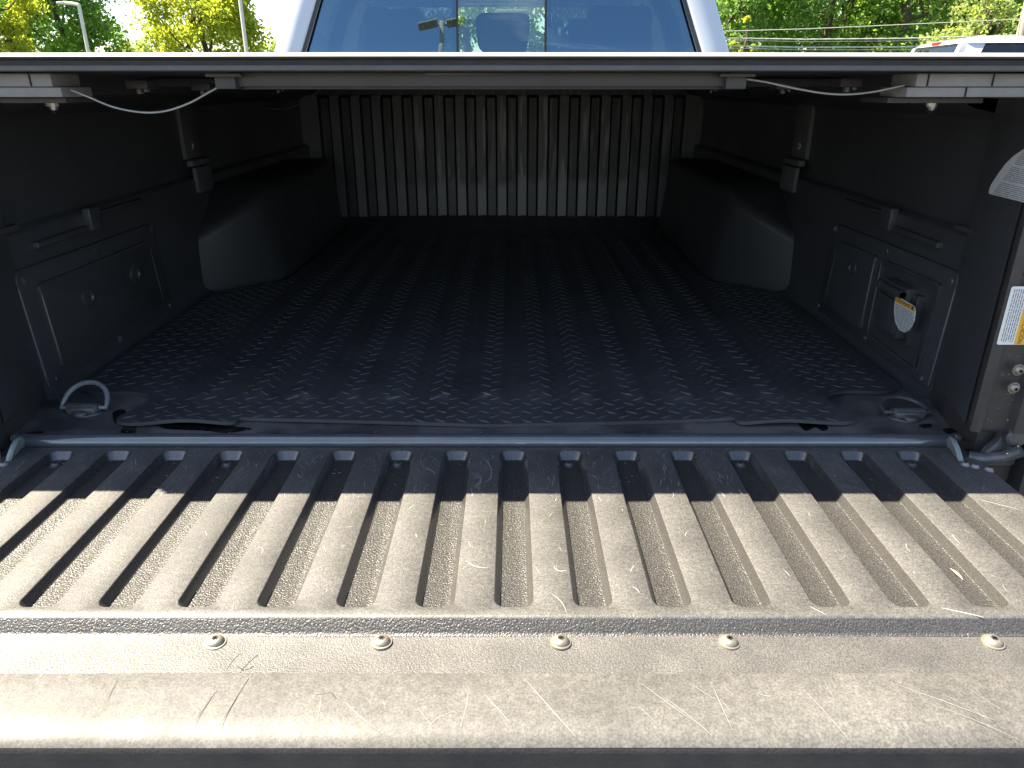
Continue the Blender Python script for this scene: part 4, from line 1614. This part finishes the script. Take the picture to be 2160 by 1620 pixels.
# ================================================================== BACKGROUND
def tree(name, label, group, loc, height, rad, trunk_h, mat_, n, leaf, seed, flat=.9, gaps=.0, cl=46):
    n, leaf = int(n * 2.0), leaf * .72
    rg = np.random.default_rng(seed)
    rr = random.Random(seed)
    root = thing(name, label, 'tree', (loc[0], loc[1], GROUND), group)
    base = Vector((loc[0], loc[1], GROUND))
    t = MB()
    top = base + Vector((rr.uniform(-.3, .3), rr.uniform(-.3, .3), height * .8))
    tr = max(.09, height * .022)
    spine = [base.lerp(top, k / 8) + Vector((rr.uniform(-.06, .06), rr.uniform(-.06, .06), 0)) * (k > 0) for k in range(9)]
    t.tube(spine, lambda u: tr * (1 - .8 * u) + .012, 8)
    cents = []
    cz = GROUND + trunk_h + (height - trunk_h) * .5
    hz = (height - trunk_h) * .5
    for k in range(cl):
        u = rg.normal(size=3)
        u /= np.linalg.norm(u)
        r_ = rg.uniform(.25, 1.0) ** .5
        c = np.array([loc[0] + u[0] * rad * r_ * .9, loc[1] + u[1] * rad * r_ * .9, cz + u[2] * hz * r_ * flat])
        cents.append(c)
        if k < 18:
            s0 = spine[3 + rr.randrange(5)]
            e = Vector(c)
            mid = s0.lerp(e, .5) + Vector((0, 0, -.1 * rad))
            t.tube([s0, mid, e], lambda u, q=tr: q * .33 * (1 - .8 * u) + .008, 5)
    t.build('trunk', M['bark'], root)
    cents = np.array(cents)
    size = rg.uniform(.55, 1.1, len(cents)) * rad * .34
    ci = rg.integers(0, len(cents), n)
    d = rg.normal(size=(n, 3))
    d /= np.linalg.norm(d, axis=1)[:, None]
    d *= (rg.uniform(0, 1, n) ** .45)[:, None]
    p = cents[ci] + d * size[ci][:, None] * np.array([1, 1, .75])
    a = rg.normal(size=(n, 3))
    a /= np.linalg.norm(a, axis=1)[:, None]
    b = np.cross(a, rg.normal(size=(n, 3)))
    b /= np.linalg.norm(b, axis=1)[:, None]
    sz = rg.uniform(.6, 1.25, n)[:, None] * leaf
    q = np.stack([p - a * sz, p + b * sz * .55, p + a * sz, p - b * sz * .55], axis=1).reshape(-1, 3)
    me = bpy.data.meshes.new('crown')
    me.vertices.add(4 * n)
    me.vertices.foreach_set('co', q.astype(np.float32).ravel())
    me.loops.add(4 * n)
    me.loops.foreach_set('vertex_index', np.arange(4 * n, dtype=np.int32))
    me.polygons.add(n)
    me.polygons.foreach_set('loop_start', np.arange(0, 4 * n, 4, dtype=np.int32))
    me.update(calc_edges=True)
    me.materials.append(mat_)
    link('crown', me, root)
    return root


def gpos(px, Y):
    d = ray(px, 60)
    return (CAM.x + d.x / d.y * Y, Y)


G1 = 'trees beyond the lot, left of the cab'
tree('broadleaf_tree', 'dark green leafy tree behind the arm of the white lamp post', G1, gpos(128, 34), 8.6, 2.75, 1.2, M['leaf_dark'], 9000, .14, 1, cl=95)
tree('broadleaf_tree', 'yellow-green tree at the outer side of the dark green tree', G1, gpos(-30, 30), 6.6, 1.9, .8, M['leaf_yellow'], 5000, .13, 2, cl=60)
tree('broadleaf_tree', 'bright yellow-green tree beside the plain white pole', G1, gpos(428, 33), 6.9, 2.45, 1.0, M['leaf_yellow'], 9000, .125, 3, cl=95)
tree('broadleaf_tree', 'small yellowish tree far off between the two large trees', G1, gpos(275, 60), 4.9, 2.2, .5, M['leaf_haze'], 1800, .2, 4)
tree('broadleaf_tree', 'low yellow-green tree far off beside the white cab', G1, gpos(585, 62), 4.8, 2.4, .5, M['leaf_haze'], 1900, .2, 5)
tree('broadleaf_tree', 'low hazy tree just behind the plain white pole', G1, gpos(535, 66), 5.2, 1.9, .5, M['leaf_haze'], 1500, .2, 6)
tree('broadleaf_tree', 'distant rounded treetop low in the sky gap', G1, gpos(232, 75), 4.9, 2.6, .5, M['leaf_haze'], 1500, .24, 7)
G2 = 'dense trees behind the wires, right of the cab'
spec = [(1500, 42, 'leaf_mid'), (1575, 38, 'leaf_dark'), (1660, 43, 'leaf_mid'), (1745, 39, 'leaf_dark'), (1830, 42, 'leaf_mid'), (1910, 38, 'leaf_mid'), (1990, 43, 'leaf_dark'), (2075, 40, 'leaf_mid'), (2160, 43, 'leaf_mid'), (2250, 40, 'leaf_dark'),
        (1620, 48, 'leaf_dark'), (1790, 49, 'leaf_mid'), (1950, 50, 'leaf_dark'), (2120, 50, 'leaf_dark')]
for i, (px, Y, mm) in enumerate(spec):
    tree('woodland_tree', 'darker green of the tall woodland trees behind the overhead wires' if mm == 'leaf_dark' else 'lighter green of the tall woodland trees behind the overhead wires', G2 + (', darker' if mm == 'leaf_dark' else ', lighter'), gpos(px, Y), 12 + (i % 3), 3.4, .3, M[mm], 4600, .17, 20 + i, cl=80)
tree('sunlit_shrub', 'small bright yellow-green sapling in front of the dark woodland', None, gpos(1577, 33), 4.6, .55, 1.2, M['leaf_yellow'], 420, .11, 41, cl=12)
tree('flowering_shrub', 'pale cream-tipped shrub behind the white parked pickup', None, gpos(2060, 30), 5.0, 1.9, .6, M['leaf_haze'], 1700, .12, 42)
G3 = 'trees ahead of the truck, seen through its windscreen'
for i, (px, Y) in enumerate([(880, 36), (985, 33), (1090, 38), (1170, 34), (1280, 37)]):
    tree('broadleaf_tree', 'green tree ahead of the truck seen through the cab glass', G3, gpos(px, Y), 9, 3.0, .4, M['leaf_mid'], 2600, .2, 60 + i)

# lamp posts left
root = thing('lamp_post', 'slim white lamp post with a short arm in front of the dark tree', 'lamp post', (*gpos(186, 26), GROUND))
top = ony(166, 9, 26)
bx, by = gpos(186, 26)
mb = MB()
mb.tube([(top.x, by, GROUND), (top.x, by, top.z)], .055, 10)
mb.build('post', M['pole'], root)
mb = MB()
mb.tube([(top.x, by, top.z - .02), (top.x - .20, by, top.z + .02), (top.x - .48, by, top.z + .04)], .05, 8)
mb.build('arm', M['pole'], root)
mb = MB()
mb.box((top.x - .66, by - .10, top.z + .0), (top.x - .42, by + .10, top.z + .07), .02)
mb.build('lamp_head', M['pole'], root)
p = ony(514, 60, 24)
root = thing('light_pole', 'plain straight white pole beside the yellow-green tree', 'pole', (p.x, p.y, GROUND))
mb = MB()
mb.tube([(p.x, p.y, GROUND), (p.x, p.y, 3.0), (p.x, p.y, 7.0)], lambda u: .062 - .02 * u, 10)
mb.build('post', M['pole'], root)
mb = MB()
mb.box((p.x - .5, p.y - .12, 6.95), (p.x + .12, p.y + .12, 7.05), .03)
mb.build('lamp_head', M['pole'], root)
mb = MB()
mb.box((p.x - .16, p.y - .16, GROUND), (p.x + .16, p.y + .16, GROUND + .5), .03)
mb.build('concrete_base', M['sign_back'], root)
# grey sign seen from behind beside the cab
a, b = ony(600, 16, 22), ony(605, 52, 22)
root = thing('road_sign', 'plain grey back of a road sign beside the white cab', 'sign', (a.x + .25, 22, GROUND))
mb = MB()
mb.box((a.x, 21.98, b.z), (a.x + .5, 22.0, a.z), .004)
mb.build('sign_panel', M['sign_back'], root)
mb = MB()
mb.tube([(a.x + .25, 22.03, GROUND), (a.x + .25, 22.03, a.z)], .03, 8)
mb.build('post', M['lamp_grey'], root)
# thin low wall or roof edge far left
mb = MB()
a, b = ony(245, 112, 55), ony(312, 112, 55)
# utility pole and wires on the right
p = ony(2156, 40, 27)
root = thing('utility_pole', 'pale wooden utility pole behind the white parked pickup', 'utility pole', (p.x + .1, 27, GROUND))
mb = MB()
mb.tube([(p.x + .1, 27, GROUND), (p.x + .1, 27, 4), (p.x + .1, 27, 9)], lambda u: .17 - .05 * u, 12)
mb.build('pole_shaft', M['wood'], root)
mb = MB()
mb.box((p.x - .9, 26.9, 7.6), (p.x + 1.1, 27.0, 7.72), .01)
mb.build('cross_arm', M['wood'], root)
wl = [('uppermost single utility wire rising toward the utility pole', [(1300, 70), (1520, 66), (1700, 61), (1900, 52), (2156, 40)], .014),
      ('knobbly utility cable, upper of the close pair above the lower cables', [(1300, 76), (1520, 80), (1700, 83), (1900, 81), (2156, 74)], .020),
      ('thin utility wire just under the knobbly upper cable', [(1300, 80), (1520, 84), (1700, 88), (1900, 86), (2156, 80)], .010),
      ('thick bright utility cable just above the cover edge', [(1300, 92), (1520, 96), (1700, 100), (1900, 99), (2156, 92)], .024),
      ('lowest dark-pale utility wire under the thick bright cable', [(1300, 98), (1520, 101), (1700, 105), (1900, 105), (2156, 99)], .012)]
for lab_, pts, r_ in wl:
    mb = MB()
    fine = []
    P = [ony(x, y, 27) for x, y in pts]
    for i in range(len(P) - 1):
        for k in range(14):
            fine.append(P[i].lerp(P[i + 1], k / 14))
    fine.append(P[-1])
    kn = 'knobbly' in lab_ or 'thick' in lab_
    N = len(fine)
    mb.tube(fine, (lambda u: r_ * (1 + (.35 if int(u * (N - 1) + .5) % 2 else -.2))) if kn else r_, 6)
    tag(mb.build('utility_wire', M['wire']), lab_, 'wire', 'utility wires in front of the woodland')

# twin-head lot lamp behind the viewer, mirrored in the rear glass
LX, LY = -2.15, -12.0
LZ = 7.55
root = thing('lot_lamp', 'bronze twin-head parking lot lamp mirrored in the rear window', 'lamp post', (LX, LY, GROUND))
mb = MB()
mb.box((LX - .07, LY - .07, GROUND), (LX + .07, LY + .07, LZ), .01)
mb.build('post', M['lamp_grey'], root)
for s in (-1, 1):
    mb = MB()
    mb.box((LX + (.08 if s > 0 else -.22), LY - .04, LZ - .10), (LX + (.22 if s > 0 else -.08), LY + .04, LZ - .03), .01)
    mb.build('arm', M['lamp_grey'], root)
    mb = MB()
    bm = bmesh.new()
    bmesh.ops.create_cube(bm, size=1)
    for v in bm.verts:
        v.co = Vector((v.co.x * .62, v.co.y * .34, v.co.z * .055))
    bmesh.ops.bevel(bm, geom=list(bm.edges), offset=.015, segments=2, affect='EDGES')
    mb.add_bm(bm, 0, Matrix.Translation((LX + s * .46, LY, LZ - .04 - s * -.03)) @ Matrix.Rotation(R(-9), 4, 'Y') @ Matrix.Rotation(R(4), 4, 'X'))
    mb.build('lamp_head', M['lamp_grey'], root)

# ---------------------------------------------------------------- parked white pickup on the right
pc = thing('parked_pickup', 'white crew cab pickup parked in front of the woodland', 'truck', (6.15, 9.5, GROUND))
T = Matrix.Translation((6.15, 9.5, GROUND)) @ Matrix.Rotation(R(-97), 4, 'Z')   # local +Y is the nose


def pk(name, rings, mat_, parent=pc, close=True, cap=True, angle=40):
    m_ = MB()
    m_.loft([[T @ Vector(p) for p in r] for r in rings], 0, close, cap, cap)
    return m_.build(name, mat_, parent, angle=angle)


def hring(z, hx, y0, y1, r):
    return [(x, y, z) for x, y in rrect(-hx, y0, hx, y1, r, 4)]


pk('cab_body', [hring(.45, .98, -1.3, 3.2, .15), hring(.60, 1.0, -1.35, 3.3, .15), hring(1.10, 1.0, -1.35, 3.3, .18), hring(1.22, .96, -1.32, 3.2, .2)], M['white_paint'])
pk('cargo_bed', [hring(.45, .98, -3.2, -1.4, .06), hring(1.22, 1.0, -3.2, -1.4, .06), hring(1.26, .98, -3.19, -1.41, .05)], M['white_paint'])
gr = lambda z: .93 - (z - 1.2) * .32
ry = lambda z: -1.32 + (z - 1.2) * .42
fy = lambda z: 1.75 - (z - 1.2) * 1.3
pk('roof', [hring(1.875, gr(1.83), ry(1.83), fy(1.83), .12), hring(1.91, gr(1.83) - .03, ry(1.83) + .05, fy(1.83) - .05, .13), hring(1.94, gr(1.83) - .10, ry(1.83) + .14, fy(1.83) - .15, .15), hring(1.955, gr(1.83) - .25, ry(1.83) + .3, fy(1.83) - .4, .2)], M['white_paint'], angle=60)
zz = (1.2, 1.45, 1.65, 1.88)
for s in (-1, 1):
    for ya, yb in ((None, .24), (.60 + .0, .12), (1.45, None)):
        rings = []
        for z in zz:
            a = ry(z) if ya is None else (fy(z) - .10 if yb is None else ya - .1)
            b = (ry(z) + yb) if ya is None else (fy(z) if yb is None else ya + .02)
            rings.append([(s * (gr(z)), a, z), (s * gr(z), b, z), (s * (gr(z) - .06), b, z), (s * (gr(z) - .06), a, z)])
        pk('cab_pillar', rings, M['white_paint'])
    rings = [[(s * (gr(z) - .015), ry(z) + .10, z), (s * (gr(z) - .015), fy(z) - .05, z)] for z in zz]
    pk('side_window', rings, M['dark_glass'], close=False, cap=False)
    rings = [[(s * (gr(z) - d), ry(z) + e, z) for d, e in ((0, -.002), (.09, -.002), (.09, .06), (0, .06))] for z in zz]
    pk('cab_pillar', rings, M['white_paint'])
pk('rear_window', [[(-gr(z) + .08, ry(z) + .01, z), (gr(z) - .08, ry(z) + .01, z)] for z in zz], M['dark_glass'], close=False, cap=False)
pk('windscreen', [[(-gr(z) + .03, fy(z) - .01, z), (gr(z) - .03, fy(z) - .01, z)] for z in zz], M['dark_glass'], close=False, cap=False)
pk('brake_lamp', [[(x, y, z) for x, y in ((-.10, ry(1.86) - .012), (.10, ry(1.86) - .012), (.10, ry(1.86) + .05), (-.10, ry(1.86) + .05))] for z in (1.885, 1.912)], M['red_lens'])
pk('rear_seat', [hring(1.1, .7, -.7, -.5, .05), hring(1.55, .68, -.75, -.6, .05)], M['seat'])
for s in (-1, 1):
    for y in (-2.35, 2.3):
        m_ = MB()
        M4 = T @ Matrix.Translation((s * .88, y, .40)) @ Matrix.Rotation(R(90), 4, 'Y')
        m_.lathe([(.22, -.13), (.36, -.13), (.395, -.10), (.40, 0), (.395, .10), (.36, .13), (.22, .13)], M4, 30)
        wh = m_.build('wheel', M['tyre'], pc)
        m_ = MB()
        m_.lathe([(.23, -.12), (.235, .12), (.20, .12), (.10, .10), (.0005, .10)], M4, 20)
        m_.build('rim', M['alu'], wh)
